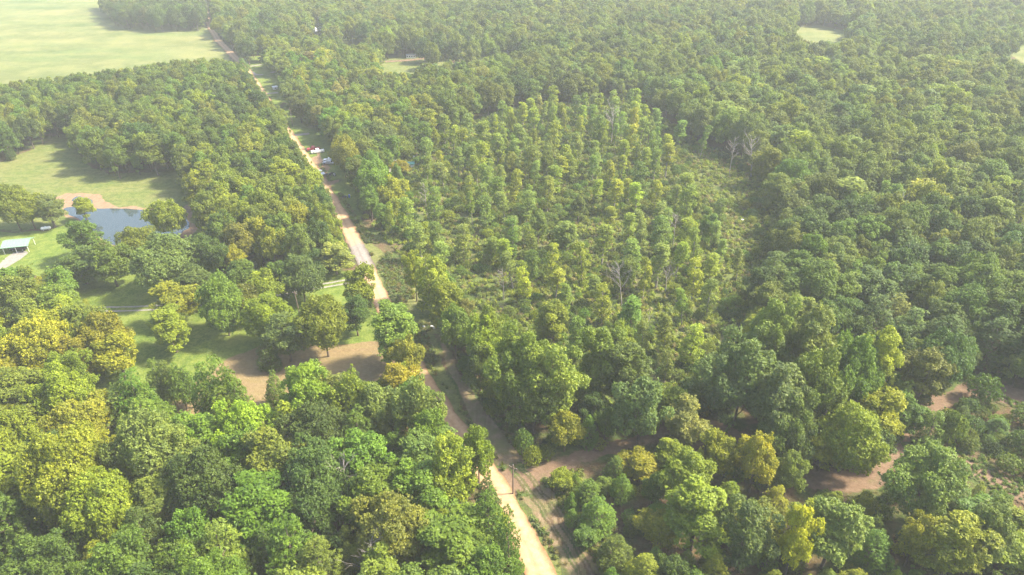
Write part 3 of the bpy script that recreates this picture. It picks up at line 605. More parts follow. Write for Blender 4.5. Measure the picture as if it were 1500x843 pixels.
# zones: outline in photograph pixels (of the trunk bases), place words, {kind: share}, radius range, height range, packing, colours
ZONES = [
    ('pasture stand', [(150, 12), (165, 36), (185, 44), (240, 48), (300, 45), (296, 12)], 'on the pale pasture', {'broadleaf_tree': 1}, (4.5, 6.5), (15, 19), .66, {'mid-green': 3, 'dark green': 3, 'grey-green': 2}),
    ('young growth', [(790, 690), (970, 660), (1035, 640), (1170, 715), (1290, 725), (1390, 690), (1600, 790), (1700, 1080), (870, 1080), (868, 860), (805, 740)], 'in thicket by clay track', {'pine_tree': .60, 'broadleaf_tree': .40}, (2.4, 4.4), (6.0, 9.5), .66,
        {'fresh green': 4, 'mid-green': 4, 'yellow-green': 3, 'golden yellow': 1, 'olive green': 2, 'bright yellow': .5, 'lime green': 1.5}),
    ('shrub glade', [(1335, 612), (1400, 590), (1600, 600), (1600, 745), (1500, 712), (1400, 655), (1350, 640)], 'in shrubby glade by track', {'pine_tree': .35, 'shrub': .65}, (1.8, 3.0), (3.0, 5.0), .8, {'mid-green': 3, 'dark green': 2, 'fresh green': 1, 'olive green': 1}),
    ('thinned wood', [(575, 250), (640, 195), (760, 160), (930, 145), (1000, 200), (1110, 262), (1140, 330), (1130, 420), (1090, 480), (1060, 590), (970, 625), (870, 600), (800, 560), (700, 480), (640, 410), (590, 375), (555, 330), (560, 280)], 'in the thinned woodland', {'slender_tree': .88, 'broadleaf_tree': .12}, (1.6, 3.3), (8.5, 16.0), 1.3,
        {'olive green': 4, 'pale green': 4, 'yellow-green': 3, 'golden yellow': .5, 'mid-green': 1.5, 'tan': .3, 'lime green': 2.5}),
    ('road corner wood', [(330, 690), (440, 600), (560, 560), (620, 560), (690, 650), (760, 760), (835, 890), (900, 1080), (400, 1080), (400, 800)], 'between brown field and sandy road', {'broadleaf_tree': .70, 'pine_tree': .30}, (3.6, 6.2), (11, 17), .61,
        {'mid-green': 5, 'yellow-green': 2.6, 'pale green': 1, 'fresh green': 3, 'dark green': 1.5, 'olive green': 2.5, 'lime green': .8}),
    ('field wood', [(-150, 1080), (-150, 640), (130, 640), (250, 640), (330, 690), (400, 800), (400, 1080)], 'in dense wood by brown field', {'broadleaf_tree': .78, 'pine_tree': .22}, (4.2, 7.0), (12, 18), .60,
        {'mid-green': 6, 'yellow-green': 2.2, 'fresh green': 3, 'golden yellow': .1, 'dark green': 3, 'olive green': 2.5, 'lime green': .6, 'pale green': .8}),
    ('lawn wood', [(-150, 390), (30, 395), (95, 415), (135, 480), (200, 500), (150, 600), (140, 660), (-150, 660)], 'in yellowing wood by the lawn', {'broadleaf_tree': 1}, (3.8, 6.2), (11, 16), .60,
        {'olive green': 4, 'yellow-green': 4, 'golden yellow': 1.6, 'mid-green': 2, 'bright yellow': .3, 'tan': .4}),
    ('pond wood', [(270, 240), (300, 235), (400, 200), (430, 215), (480, 285), (520, 380), (500, 400), (420, 402), (330, 400), (290, 345), (272, 290)], 'between the pond and road', {'broadleaf_tree': .9, 'pine_tree': .1}, (3.4, 5.2), (12, 17), .60,
        {'mid-green': 4, 'yellow-green': 3, 'olive green': 3, 'dark green': 1.5, 'golden yellow': .7, 'pale green': 1}),
    ('meadow wood', [(-150, 100), (345, 80), (365, 108), (430, 200), (400, 205), (300, 240), (262, 258), (170, 264), (110, 235), (90, 200), (0, 245), (-150, 290)], 'between pasture and pond meadow', {'broadleaf_tree': .92, 'pine_tree': .08}, (3.6, 5.6), (13, 18), .60,
        {'mid-green': 4, 'olive green': 3, 'dark green': 2, 'yellow-green': 2, 'golden yellow': .25, 'pale green': 1}),
    ('house wood', [(400, 80), (520, 70), (620, 120), (640, 200), (575, 250), (555, 330), (530, 330), (515, 262), (480, 205), (450, 178), (420, 140)], 'in the wood around the houses', {'broadleaf_tree': .75, 'pine_tree': .25}, (3.4, 5.6), (11, 16), .62,
        {'mid-green': 3, 'yellow-green': 2, 'olive green': 3, 'fresh green': 3, 'tan': .5, 'golden yellow': .8, 'dark green': 1}),
    ('track edge', [(640, 410), (700, 480), (800, 560), (870, 600), (970, 625), (1060, 590), (1090, 480), (1180, 500), (1320, 560), (1340, 600), (1330, 640), (1290, 690), (1180, 690), (1100, 645), (1040, 605), (960, 640), (800, 675), (740, 630), (680, 560)], 'along the clay track edge', {'broadleaf_tree': .75, 'pine_tree': .25}, (2.6, 4.6), (6, 12), .62,
        {'mid-green': 4, 'olive green': 2, 'yellow-green': 2, 'fresh green': 1.5, 'dark green': 2}),
    ('near forest', [(1060, 590), (1090, 480), (1130, 420), (1140, 330), (1700, 330), (1750, 760), (1600, 620), (1400, 570), (1340, 600), (1320, 560), (1180, 500)], 'in forest behind clay track', {'broadleaf_tree': .82, 'pine_tree': .18}, (3.8, 6.8), (11, 18), .58,
        {'mid-green': 5, 'dark green': 3.5, 'olive green': 2, 'pale green': 1.5, 'grey-green': 2, 'yellow-green': .6}),
    ('middle forest', [(1000, 195), (930, 140), (1100, 110), (1800, 110), (1750, 335), (1140, 335), (1110, 255)], 'in forest past thinned woodland', {'broadleaf_tree': .90, 'slender_tree': .04, 'pine_tree': .06}, (3.3, 7.2), (10, 19), .58,
        {'mid-green': 3, 'olive green': 4, 'pale green': 3.5, 'yellow-green': 2, 'dark green': 1, 'grey-green': 2}),
    ('far forest', None, 'in the far hazy forest', {'broadleaf_tree': .93, 'pine_tree': .07}, (3.5, 7.6), (10, 20), .58,
        {'mid-green': 3, 'olive green': 4, 'dark green': 1, 'pale green': 3.5, 'yellow-green': 1.6, 'grey-green': 2}),
]
SPAR = dict(broadleaf_tree=(5.5, 16.0), pine_tree=(2.9, 10.8), slender_tree=(2.1, 14.8), shrub=(1.6, 2.75))
def pick(weights, u):
    k = list(weights); w = np.array([weights[x] for x in k], float); c = np.cumsum(w / w.sum())
    return np.array(k, object)[np.minimum(np.searchsorted(c, u), len(k) - 1)]

# trees that can be told apart in the photograph: crown centre x, crown top y, trunk base y, crown width, kind, colour, place
B, PN, SH = 'broadleaf_tree', 'pine_tree', 'shrub'
HAND = [
    (15, 272, 338, 55, B, 'olive green', 'on the meadow edge opposite the carport'), (40, 283, 336, 48, B, 'yellow-green', 'on the meadow edge opposite the carport'), (70, 287, 333, 44, B, 'grey-green', 'on the meadow beside the white gas tank'),
    (122, 290, 324, 30, B, 'yellow-green', 'standing alone on the pond bank near the small pool'), (120, 324, 380, 50, B, 'mid-green', 'on the lawn between pond and carport'),
    (197, 334, 390, 54, B, 'yellow-green', 'on the lawn hiding the near pond shore'), (245, 294, 352, 50, B, 'yellow-green', 'standing on the pond bank with its trunk at the water'),
    (238, 348, 428, 86, B, 'grey-green', 'on the lawn below the pond with bare lower branches'), (117, 367, 416, 54, B, 'dark green', 'beside the brush at the end of the lawn'), (160, 358, 420, 52, B, 'olive green', 'on the lawn between the pond and the driveway'),
    (258, 416, 474, 60, B, 'golden yellow', 'growing over the gravel driveway'), (248, 456, 516, 58, B, 'yellow-green', 'on the lawn beside the driveway below a golden tree'),
    (323, 405, 492, 64, B, 'mid-green', 'standing on the lawn beside the driveway'), (170, 492, 556, 56, B, 'golden yellow', 'on the lawn edge with its trunk showing'), (152, 462, 540, 60, B, 'golden yellow', 'crowding the lawn edge next to the driveway'), (118, 450, 525, 70, B, 'olive green', 'at the end of the driveway'),
    (60, 470, 560, 70, B, 'golden yellow', 'inside the yellowing wood by the lawn'), (98, 545, 640, 78, B, 'yellow-green', 'at the corner of the lawn and the field wood'), (30, 405, 480, 80, B, 'olive green', 'behind the carport gravel'),
    (383, 397, 458, 56, B, 'yellow-green', 'at the wood edge over the driveway'), (440, 376, 442, 60, B, 'grey-green', 'beside the utility pole on the driveway'), (393, 435, 505, 70, B, 'lime green', 'on the lawn near the brown field'),
    (418, 462, 530, 52, B, 'grey-green', 'on the brown field edge beside a dark pine'), (473, 438, 523, 76, B, 'yellow-green', 'standing on the brown field with its trunk showing'), (391, 494, 541, 28, PN, 'dark green', 'on the brown field beside a grey-green tree'),
    (520, 435, 492, 46, B, 'dark green', 'on the lawn corner next to the road'), (528, 390, 460, 44, B, 'yellow-green', 'where the driveway meets the road'), (536, 428, 464, 26, B, 'olive green', 'small on the road bank'),
    (577, 449, 537, 56, B, 'mid-green', 'between the brown field and the road'), (596, 497, 564, 44, B, 'yellow-green', 'between the brown field and the road'), (590, 536, 606, 56, B, 'golden yellow', 'at the field corner beside the road'),
    (490, 358, 402, 42, B, 'tan', 'at the wood edge by the road and driveway'), (463, 365, 402, 34, B, 'dark green', 'at the wood edge above the driveway'), (342, 360, 402, 34, B, 'golden yellow', 'at the wood edge facing the driveway lawn'), (300, 345, 410, 56, B, 'dark green', 'at the wood corner below the pond'),
    (288, 392, 446, 52, B, 'dark green', 'at the wood corner hiding part of the driveway'), (352, 384, 444, 50, B, 'mid-green', 'over the driveway below the pond wood'), (412, 384, 446, 44, B, 'dark green', 'next to a grey-green tree over the driveway'), (362, 418, 474, 44, B, 'olive green', 'on the lawn side of the driveway'),
    (607, 368, 442, 30, B, 'golden yellow', 'at the head of the tree row along the verge'), (632, 378, 464, 52, B, 'yellow-green', 'in the tree row along the verge'), (655, 412, 495, 50, B, 'yellow-green', 'in the tree row along the verge'),
    (665, 450, 526, 44, B, 'mid-green', 'in the tree row along the verge'), (683, 438, 502, 24, B, 'tan', 'in the tree row along the verge'), (708, 464, 560, 58, B, 'yellow-green', 'at the end of the verge tree row'), (702, 500, 578, 42, B, 'mid-green', 'in the tree row along the verge'),
    (772, 470, 615, 96, B, 'olive green', 'tallest at the corner of the verge and clay track'), (752, 494, 606, 74, B, 'yellow-green', 'overhanging the verge at the track corner'), (812, 505, 628, 76, B, 'olive green', 'overhanging the clay track at its corner'), (784, 548, 640, 64, B, 'mid-green', 'low in front of the tallest corner tree'), (720, 450, 550, 40, B, 'olive green', 'behind the tallest corner tree'),
    (878, 483, 592, 66, B, 'olive green', 'between the thinned woodland and the clay track'), (915, 507, 604, 72, B, 'mid-green', 'between the thinned woodland and the clay track'), (940, 556, 656, 74, B, 'grey-green', 'on the edge of the clay track next to a pale tree'),
    (828, 608, 662, 44, B, 'golden yellow', 'small among shrubs beside the clay track'), (767, 632, 668, 28, SH, 'mid-green', 'on the corner of the two tracks'), (781, 656, 682, 26, SH, 'yellow-green', 'on the corner of the two tracks'), (888, 598, 648, 28, B, 'fresh green', 'small beside the clay track'),
    (1003, 590, 660, 58, B, 'tan', 'thin crowned beside the bend of the clay track'),
    (1090, 498, 624, 104, B, 'grey-green', 'large in the clump inside the clay track bend'), (1140, 540, 660, 80, B, 'grey-green', 'in the middle of the clump inside the track bend'), (1190, 512, 640, 74, B, 'mid-green', 'large in the clump inside the clay track bend'), (1158, 580, 678, 84, B, 'pale green', 'at the front of the clump inside the track bend'),
    (1248, 480, 620, 84, B, 'mid-green', 'tall at the back of the clump inside the track bend'), (1287, 484, 602, 56, B, 'yellow-green', 'tall at the back of the clump inside the track bend'), (1190, 455, 570, 70, B, 'pale green', 'behind the clump inside the track bend'), (1130, 440, 560, 80, B, 'pale green', 'between the thinned woodland and the track bend clump'),
    (1290, 576, 652, 64, B, 'golden yellow', 'at the clay track bend near the shrubs'), (1246, 600, 692, 88, B, 'yellow-green', 'overhanging the outer bend of the clay track'), (1210, 630, 690, 50, B, 'golden yellow', 'overhanging the outer bend of the clay track'),
    (1050, 634, 702, 52, B, 'golden yellow', 'on the near bank of the clay track'), (1110, 636, 722, 56, B, 'golden yellow', 'on the near bank of the clay track'), (1157, 666, 728, 46, B, 'olive green', 'on the near bank of the clay track'),
    (1358, 660, 765, 100, B, 'pale green', 'big and round beside the forking clay path'), (1167, 745, 850, 62, B, 'bright yellow', 'in the young thicket'), (1022, 716, 805, 84, B, 'lime green', 'broad in the young thicket'), (1010, 665, 745, 70, B, 'lime green', 'in the young thicket near the clay track'),
    (1097, 736, 838, 80, B, 'grey-green', 'in the young thicket beside a bright yellow tree'), (1222, 740, 832, 76, B, 'pale green', 'in the young thicket beside a bright yellow tree'), (1400, 762, 850, 80, B, 'yellow-green', 'in the young thicket below the clay path'), (1345, 755, 830, 46, B, 'golden yellow', 'in the young thicket below a big round tree'), (1450, 745, 840, 70, B, 'pale green', 'in the young thicket below the clay path'),
    (1443, 553, 588, 42, SH, 'mid-green', 'alone beside the upper clay track'), (1366, 604, 652, 36, PN, 'mid-green', 'beside the clay track fork'), (1400, 605, 652, 36, SH, 'mid-green', 'in the row of shrubs at the track fork'),
    (502, 200, 260, 44, B, 'yellow-green', 'in the yard beside the parked cars'), (518, 228, 265, 30, B, 'yellow-green', 'in the yard beside the parked cars'), (545, 237, 302, 56, B, 'fresh green', 'in front of the grey roofed house'), (555, 180, 232, 42, B, 'grey-green', 'behind the yard'),
    (580, 200, 238, 42, B, 'olive green', 'spreading behind the grey roofed house'), (528, 152, 196, 50, B, 'yellow-green', 'in the wood behind the yard'), (585, 236, 260, 26, B, 'golden yellow', 'small between the house and the teal shed'), (573, 258, 308, 44, B, 'golden yellow', 'on the verge in front of the house'),
    (389, 74, 100, 18, B, 'dark green', 'alone on the roadside grass'), (430, 72, 102, 44, B, 'tan', 'behind the far driveways'), (470, 72, 104, 44, B, 'golden yellow', 'behind the far driveways'),
    (303, 533, 632, 40, PN, 'fresh green', 'on the lawn side of the brown field pine clump'), (325, 524, 636, 46, PN, 'fresh green', 'tallest of the dense pine clump on the brown field'), (343, 540, 642, 44, PN, 'fresh green', 'on the field side of the dense pine clump'), (328, 570, 657, 50, PN, 'fresh green', 'widest at the foot of the dense pine clump'), (350, 562, 650, 34, PN, 'fresh green', 'slimmest at the edge of the dense pine clump'), (308, 560, 645, 40, PN, 'fresh green', 'low behind the widest pine of the clump'),
    (230, 528, 596, 30, PN, 'mid-green', 'in the open pine row with bare trunks'), (246, 530, 598, 30, PN, 'mid-green', 'in the open pine row with bare trunks'), (262, 534, 600, 30, PN, 'mid-green', 'in the open pine row with bare trunks'), (274, 538, 598, 26, PN, 'mid-green', 'in the open pine row with bare trunks'),
    (200, 545, 640, 54, PN, 'fresh green', 'at the lawn end of the pine row'), (182, 562, 640, 44, PN, 'mid-green', 'at the lawn end of the pine row'), (218, 565, 640, 46, PN, 'fresh green', 'at the lawn end of the pine row'),
    (402, 546, 594, 28, PN, 'mid-green', 'on the brown field with two bare stems'), (225, 610, 730, 100, B, 'pale green', 'large at the corner of the field wood'), (90, 640, 780, 110, B, 'yellow-green', 'large spreading in the field wood'), (450, 536, 640, 66, B, 'yellow-green', 'at the brown field edge'), (515, 545, 640, 60, B, 'lime green', 'at the brown field edge'), (612, 553, 660, 70, B, 'pale green', 'large beside the sandy road'),
    (660, 640, 760, 56, B, 'yellow-green', 'in the wood edge along the sandy road'), (700, 628, 730, 46, B, 'lime green', 'leaning over the sandy road'), (745, 745, 850, 36, PN, 'fresh green', 'in the wood edge along the sandy road'), (715, 720, 820, 50, PN, 'fresh green', 'in the wood edge along the sandy road'),
]
trees = []      # dicts: x, y, r, h, kind, col, place, hand
for (cx, yt, yb, w, kind, colr, place) in HAND:
    x, y = G(cx, yb); lo, hi = 1.0, 28.0
    for _ in range(40):
        h = (lo + hi) / 2
        if project((x, y, h))[1] > yt: lo = h
        else: hi = h
    h = min(max(h, 2.2), 23.0); zc = project((x, y, h * .6))[2]
    r = min(max(w / 2 * zc / F0, 1.3), 9.5) * (1.2 if kind == PN else 1.1)
    x = (cx - W0 / 2) / F0 * zc
    trees.append(dict(x=x, y=y, r=r, h=h, kind=kind, col=colr, place=place, hand=True, zone='hand'))
# candidates over everything the camera can see, and a margin round it
def candidates(step, ymin_px=-14):
    near = G(750, 1060)[1]; far = G(750, ymin_px)[1]
    pts = []
    for yy in np.arange(near, far, step):
        half = 750 / F0 * (yy * CP + CAM_H * SP) + 30
        xs = np.arange(-half, half + 18, step); pts.append(np.stack([xs, np.full(len(xs), yy)], -1))
    p = np.concatenate(pts); return p + rng.uniform(-.5, .5, p.shape) * step
def zone_of(p):
    px = project(np.column_stack([p, np.zeros(len(p))]))[:, :2]; z = np.full(len(p), -1)
    for i, zn in enumerate(ZONES):
        if zn[1] is None: z[(z < 0) & (px[:, 1] < np.where(px[:, 0] > 430, 215, 125))] = i
        else: z[(z < 0) & pip(px, zn[1])] = i
    return z
def blocked(p, r, h):
    """would a tree here hide ground that the photograph shows open, or stand on it"""
    bad = np.zeros(len(p), bool)
    S = [(0, 0), (0, .3), (0, .65), (0, 1.0), (-.92, .6), (.92, .6), (-.55, .88), (.55, .88)]
    for fx, fz in S:
        q = project(np.column_stack([p[:, 0] + fx * r, p[:, 1], h * fz]))[:, :2]
        for poly in CLEAR: bad |= pip(q, poly)
    d = np.full(len(p), 1e9); rl = np.array(strip(road_line, 1.0)[1])
    for a in rl: d = np.minimum(d, np.hypot(p[:, 0] - a[0], p[:, 1] - a[1]))
    return bad | (d < 2.9 + r * .12)
class Grid:
    def __init__(s, cell=8.0): s.c = cell; s.d = {}
    def add(s, x, y, r): s.d.setdefault((int(x // s.c), int(y // s.c)), []).append((x, y, r))
    def ok(s, x, y, r, pack):
        i, j = int(x // s.c), int(y // s.c)
        for a in (-2, -1, 0, 1, 2):
            for b_ in (-2, -1, 0, 1, 2):
                for (X, Y, R_) in s.d.get((i + a, j + b_), ()):
                    if (X - x) ** 2 + (Y - y) ** 2 < ((r + R_) * pack) ** 2: return False
        return True
grid = Grid()
for t in trees: grid.add(t['x'], t['y'], t['r'] * .95)
def fill(step, rs, hs, pack_mul=1.0, only=None, kinds=None, thin=None):
    p = candidates(step); z = zone_of(p); n = len(p)
    k = z >= 0; p, z = p[k], z[k]; n = len(p)
    if only is not None:
        k = np.isin(z, only); p, z = p[k], z[k]; n = len(p)
    lo = np.array([q[4][0] for q in ZONES])[z]; hi = np.array([q[4][1] for q in ZONES])[z]
    hl = np.array([q[5][0] for q in ZONES])[z]; hh = np.array([q[5][1] for q in ZONES])[z]
    u = rng.beta(1.3, 1.5, n); r = (lo + (hi - lo) * u) * rs; h = (hl + (hh - hl) * np.clip(u * .45 + rng.uniform(0, .55, n), 0, 1)) * hs
    if thin is not None:
        k = thin(p, z); p, z, r, h = p[k], z[k], r[k], h[k]
    k = ~blocked(p, r, h) | (z == 0); p, z, r, h = p[k], z[k], r[k], h[k]
    order = np.argsort(-r + rng.uniform(0, 2.5, len(r)))
    cl = vnoise(p, 26, 5) * .55 + rng.uniform(0, 1, len(p)) * .45; cl = np.argsort(np.argsort(cl)) / max(1, len(cl))
    n0 = len(trees)
    for i in order:
        zn = ZONES[z[i]]
        if not grid.ok(p[i, 0], p[i, 1], r[i], zn[6] * pack_mul): continue
        grid.add(p[i, 0], p[i, 1], r[i])
        kind = pick(kinds or zn[3], rng.uniform()); rr, hh_ = r[i], h[i]
        if kind == 'pine_tree': rr *= .80
        if kind == 'broadleaf_tree' and zn[0] == 'thinned wood': rr *= 1.15; hh_ *= .85
        trees.append(dict(x=p[i, 0], y=p[i, 1], r=rr, h=hh_, kind=kind, col=pick(zn[7], (cl[i] * .6 + rng.uniform() * .4) % 1.0), place=zn[2], hand=False, zone=zn[0]))
    return len(trees) - n0
zi = {zn[0]: i for i, zn in enumerate(ZONES)}
thin_gap = lambda p, z: ~((z == zi['thinned wood']) & (vnoise(p, 22, 21) * .35 + vnoise(p, 7, 22) * .65 < 0.43))
c1 = fill(3.6, 1.0, 1.0, thin=thin_gap)
c2 = fill(3.0, .58, .62, 1.0, only=[i for i in range(len(ZONES)) if ZONES[i][0] not in ('thinned wood', 'far forest', 'middle forest', 'shrub glade')])
# shrubs: along edges, tracks and through the thinned wood
shrub_zones = [zi[k] for k in ('thinned wood', 'track edge', 'young growth', 'shrub glade', 'road corner wood', 'lawn wood', 'field wood', 'near forest', 'house wood', 'pond wood')]
def fill_shrubs(step, zones, prob):
    p = candidates(step); z = zone_of(p); k = np.isin(z, zones) & (rng.uniform(size=len(p)) < prob) & (vnoise(p, 9, 31) > .36); p, z = p[k], z[k]
    r = rng.uniform(.9, 2.0, len(p)); h = r * rng.uniform(1.3, 1.9, len(p)); k = ~blocked(p, r, h); p, z, r, h = p[k], z[k], r[k], h[k]
    g2 = Grid(4.0)
    for i in range(len(p)):
        if not g2.ok(p[i, 0], p[i, 1], r[i], .62): continue
        if ZONES[z[i]][0] != 'thinned wood' and not grid.ok(p[i, 0], p[i, 1], r[i], .42): continue
        g2.add(p[i, 0], p[i, 1], r[i]); zn = ZONES[z[i]]
        trees.append(dict(x=p[i, 0], y=p[i, 1], r=r[i], h=h[i], kind='shrub', col=pick({'mid-green': 4, 'olive green': 3, 'fresh green': 3, 'yellow-green': 2, 'dark green': 1.5}, rng.uniform()), place=zn[2], hand=False, zone=zn[0]))
fill_shrubs(2.6, shrub_zones, .75)
print('TREES', len(trees), c1, c2)

# ------------------------------------------------------------------ individuals first, the rest as masses
for t in trees:
    q = project((t['x'], t['y'], t['h'] * .65)); t['px'], t['py'], t['zc'] = q
    vis = -25 < q[0] < W0 + 25 and -5 < q[1] < H0 + 20
    t['size'] = t['r'] * math.sqrt(t['h'] / t['r']) / q[2] * (1 if vis else 0)
    P_ = PROTO[t['kind']]
    t['form'] = random.randrange(len(P_))
    if t['kind'] == 'broadleaf_tree': t['form'] = random.randrange(14, 18) if t['r'] > 5.9 else random.randrange(14)
    if t['kind'] == 'pine_tree' and 'bare trunks' in t['place']: t['form'] = random.choice([2, 4])
    t['rz'] = random.uniform(0, 6.283)
    jit = [random.gauss(1, .05) for _ in range(3)]; br = random.gauss(1.25 if t['kind'] == 'slender_tree' else 1.0, .12)
    t['tint'] = tuple(max(.004, (c_ * .76 + m_ * .24) * j_ * br * g_) for c_, m_, j_, g_ in zip(TINT[t['col']], (.118, .168, .024), jit, (1.07, 1.1, .9)))
    cr, tk, Hm, Rm, wd = P_[t['form']]
    t['sc'] = (t['r'] / Rm * random.uniform(.93, 1.07), t['r'] / Rm * random.uniform(.93, 1.07), t['h'] / Hm)
KINDNAME = {'broadleaf_tree': 'broadleaf tree', 'pine_tree': 'pine', 'slender_tree': 'slender tree', 'shrub': 'shrub'}
CATNAME = {'broadleaf_tree': 'tree', 'pine_tree': 'pine', 'slender_tree': 'tree', 'shrub': 'shrub'}
def size_word(t):
    lim = {'broadleaf_tree': (3.4, 5.6), 'pine_tree': (2.0, 3.0), 'slender_tree': (1.9, 2.5), 'shrub': (1.25, 1.7)}[t['kind']]
    return 'small' if t['r'] < lim[0] else ('large' if t['r'] > lim[1] else 'medium')
def words_of(x): return len(x.split())
def base_label(t):
    wd = PROTO[t['kind']][t['form']][4]
    if t['hand']: return '%s %s %s' % (t['col'], KINDNAME[t['kind']], t['place'])
    sz = '' if 'massive' in wd else size_word(t) + ' '
    return '%s%s %s %s %s' % (sz, t['col'], wd, KINDNAME[t['kind']], t['place'])
def plant(t, label):
    cr, tk, Hm, Rm, wd = PROTO[t['kind']][t['form']]
    e = link(bpy.data.objects.new(t['kind'], None)); e.location = (t['x'], t['y'], 0); e.rotation_euler = (random.gauss(0, .05), random.gauss(0, .05), t['rz']) if t['kind'] == 'slender_tree' else (0, 0, t['rz']); e.scale = t['sc']; e.empty_display_size = .5
    c_ = link(bpy.data.objects.new('crown', cr), e); c_.color = (*t['tint'], 1); link(bpy.data.objects.new('trunk', tk), e)
    tag(e, label, CATNAME[t['kind']], ('trees ' if t['hand'] else KINDNAME[t['kind']] + 's ') + t['place'])
MASS = {'broadleaf_tree': ('woodland', 'mass of green broadleaf treetops of the wider woods and far hazy forest', 'woodland'),
        'pine_tree': ('pine_woodland', 'mass of small green pines scattered through the wider woods', 'woodland'),
        'slender_tree': ('thinned_woodland', 'mass of thin pale stemmed trees further into the thinned woodland', 'woodland'),
        'shrub': ('undergrowth', 'mass of low green bushes growing between the trunks', 'undergrowth')}
OWN = []; REST = {}
for kind in MASS:
    T = sorted([t for t in trees if t['kind'] == kind], key=lambda t: (-t['hand'], -t['size']))
    OWN += [t for t in T[:300] if t['size'] > 0]; REST[kind] = [t for t in T[:300] if t['size'] <= 0] + T[300:]
# where two trees would read alike, say which neighbour stands next to each
LAB = {}
for t in OWN: LAB.setdefault(base_label(t), []).append(t)
xy = np.array([(t['x'], t['y']) for t in OWN])
for lb, ts in LAB.items():
    for t in ts:
        t['label'] = lb
        if len(ts) > 1:
            d = np.hypot(xy[:, 0] - t['x'], xy[:, 1] - t['y']); o = [OWN[i] for i in np.argsort(d)[1:3]]
            for n_ in (' beside %s and %s' % tuple('%s %s' % (q_['col'], KINDNAME[q_['kind']].split()[-1]) for q_ in o), ' beside a %s %s' % (o[0]['col'], KINDNAME[o[0]['kind']].split()[-1]), ' by %s one' % o[0]['col'], ''):
                if words_of((lb + n_).replace('-', ' ')) <= 16: t['label'] = lb + n_; break
for t in OWN: plant(t, t['label'])
for kind, (nm, lb, cat) in MASS.items():
    rest = REST[kind]
    if rest:
        scatter(nm, lb, cat, kind, np.array([(t['x'], t['y']) for t in rest]), [t['rz'] for t in rest], [t['sc'] for t in rest], [t['form'] for t in rest], np.array([t['tint'] for t in rest]))
# dead trees: grey bare crowns above the canopy, leaning poles in the thinned wood
DEADS = [(512, 660, 760, 'leafless grey tree inside the wood between brown field and sandy road'), (605, 690, 775, 'second bare grey tree inside the wood by the sandy road'), (1208, 520, 610, 'pale bare tree rising behind the clump at the track bend'),
         (1490, 345, 400, 'bare white tree standing in the dense forest'), (1322, 285, 335, 'grey leafless tree deep in the dense forest'), (985, 310, 362, 'tall bare stem in the thinned woodland by the meadow gap'), (1068, 205, 258, 'leaning bare pole at the edge of the thinned clearing'),
         (1100, 210, 262, 'bare straight pole beside the dense forest edge'), (911, 385, 450, 'curved bare stem in the middle of the thinned woodland'), (738, 395, 440, 'broken bare stem near the green gap in the thinned woodland'), (626, 270, 318, 'grey bare twiggy tree at the thinned woodland corner'), (895, 165, 212, 'bare trunk at the back of the thinned woodland'), (1283, 315, 360, 'grey snag between treetops of the dense forest'), (560, 770, 880, 'grey dead tree deep in the wood by the sandy road'), (940, 455, 505, 'short snag among weeds of the thinned woodland'), (975, 385, 430, 'pale forked snag in the thinned woodland')]
for i, (cx, yt, yb, lb) in enumerate(DEADS):
    x, y = G(cx, yb); tr, tw, Hm = DEAD[i % 4]; h = min(17, max(6, (yb - yt) * project((x, y, 5))[2] / F0 / .82)); s = h / Hm
    e = link(bpy.data.objects.new('dead_tree', None)); e.location = (x, y, 0); e.rotation_euler = (random.gauss(0, .07), random.gauss(0, .10), random.uniform(0, 6.28)); e.scale = (s * .9, s * .9, s)
    link(bpy.data.objects.new('trunk', tr), e); link(bpy.data.objects.new('branches', tw), e); tag(e, lb, 'dead tree', 'dead trees in the woods')
LOGS = [(596, 398, .3, 'bleached fallen tree lying on the verge by the sandy road'), (603, 392, -.2, 'second fallen tree in the brush heap on the verge'), (822, 492, 1.2, 'fallen grey log in the thinned woodland near the track'), (1000, 228, 2.0, 'fallen pale tree at the thinned woodland meadow'), (1045, 372, .8, 'fallen stem among weeds of the thinned woodland'), (760, 350, 2.5, 'fallen pale stem across the thinned woodland floor'), (735, 418, .2, 'fallen log by the green gap in the thinned woodland')]
for i, (cx, cyp, a, lb) in enumerate(LOGS):
    x, y = G(cx, cyp); tr, tw, Hm = DEAD[i % 4]; s = random.uniform(.5, .7)
    e = link(bpy.data.objects.new('fallen_tree', None)); e.location = (x, y, .35); e.rotation_euler = (0, math.radians(86), a); e.scale = (s * .6, s, s)
    link(bpy.data.objects.new('trunk', tr), e); link(bpy.data.objects.new('branches', tw), e); tag(e, lb, 'log', 'fallen trees on the ground')

# low growth on open ground
def growth(name, label, kind, polys, n, smin, smax, tints, avoid=(), gap=.0, sc_seed=41):
    P = []
    for poly in polys:
        g = np.array([G(*q_) for q_ in poly]); lo, hi = g.min(0), g.max(0)
        c_ = rng.uniform(lo, hi, (n * 3, 2)); c_ = c_[pip(c_, [tuple(v) for v in g])]; P.append(c_[:n])
    P = np.concatenate(P)
    if gap: P = P[vnoise(P, 5, sc_seed) * .6 + vnoise(P, 17, sc_seed + 1) * .4 > gap]
    d = np.full(len(P), 1e9)
    for ln, w in ((road_line, 3.2), *avoid):
        for a in strip(ln, 1.0, n_per=2.0)[1]: d = np.minimum(d, np.hypot(P[:, 0] - a[0], P[:, 1] - a[1]) - w)
    P = P[d > 0]; n_ = len(P); s = rng.uniform(smin, smax, n_)
    tk = np.array([TINT.get(x, x) if isinstance(x, str) else x for x in tints]); tint = tk[rng.integers(0, len(tk), n_)] * rng.uniform(.8, 1.25, (n_, 1))
    scatter(name, label, 'weeds', kind, P, rng.uniform(0, 6.28, n_), np.column_stack([s, s, s * rng.uniform(.7, 1.3, n_)]), rng.integers(0, 4, n_), tint, .08)
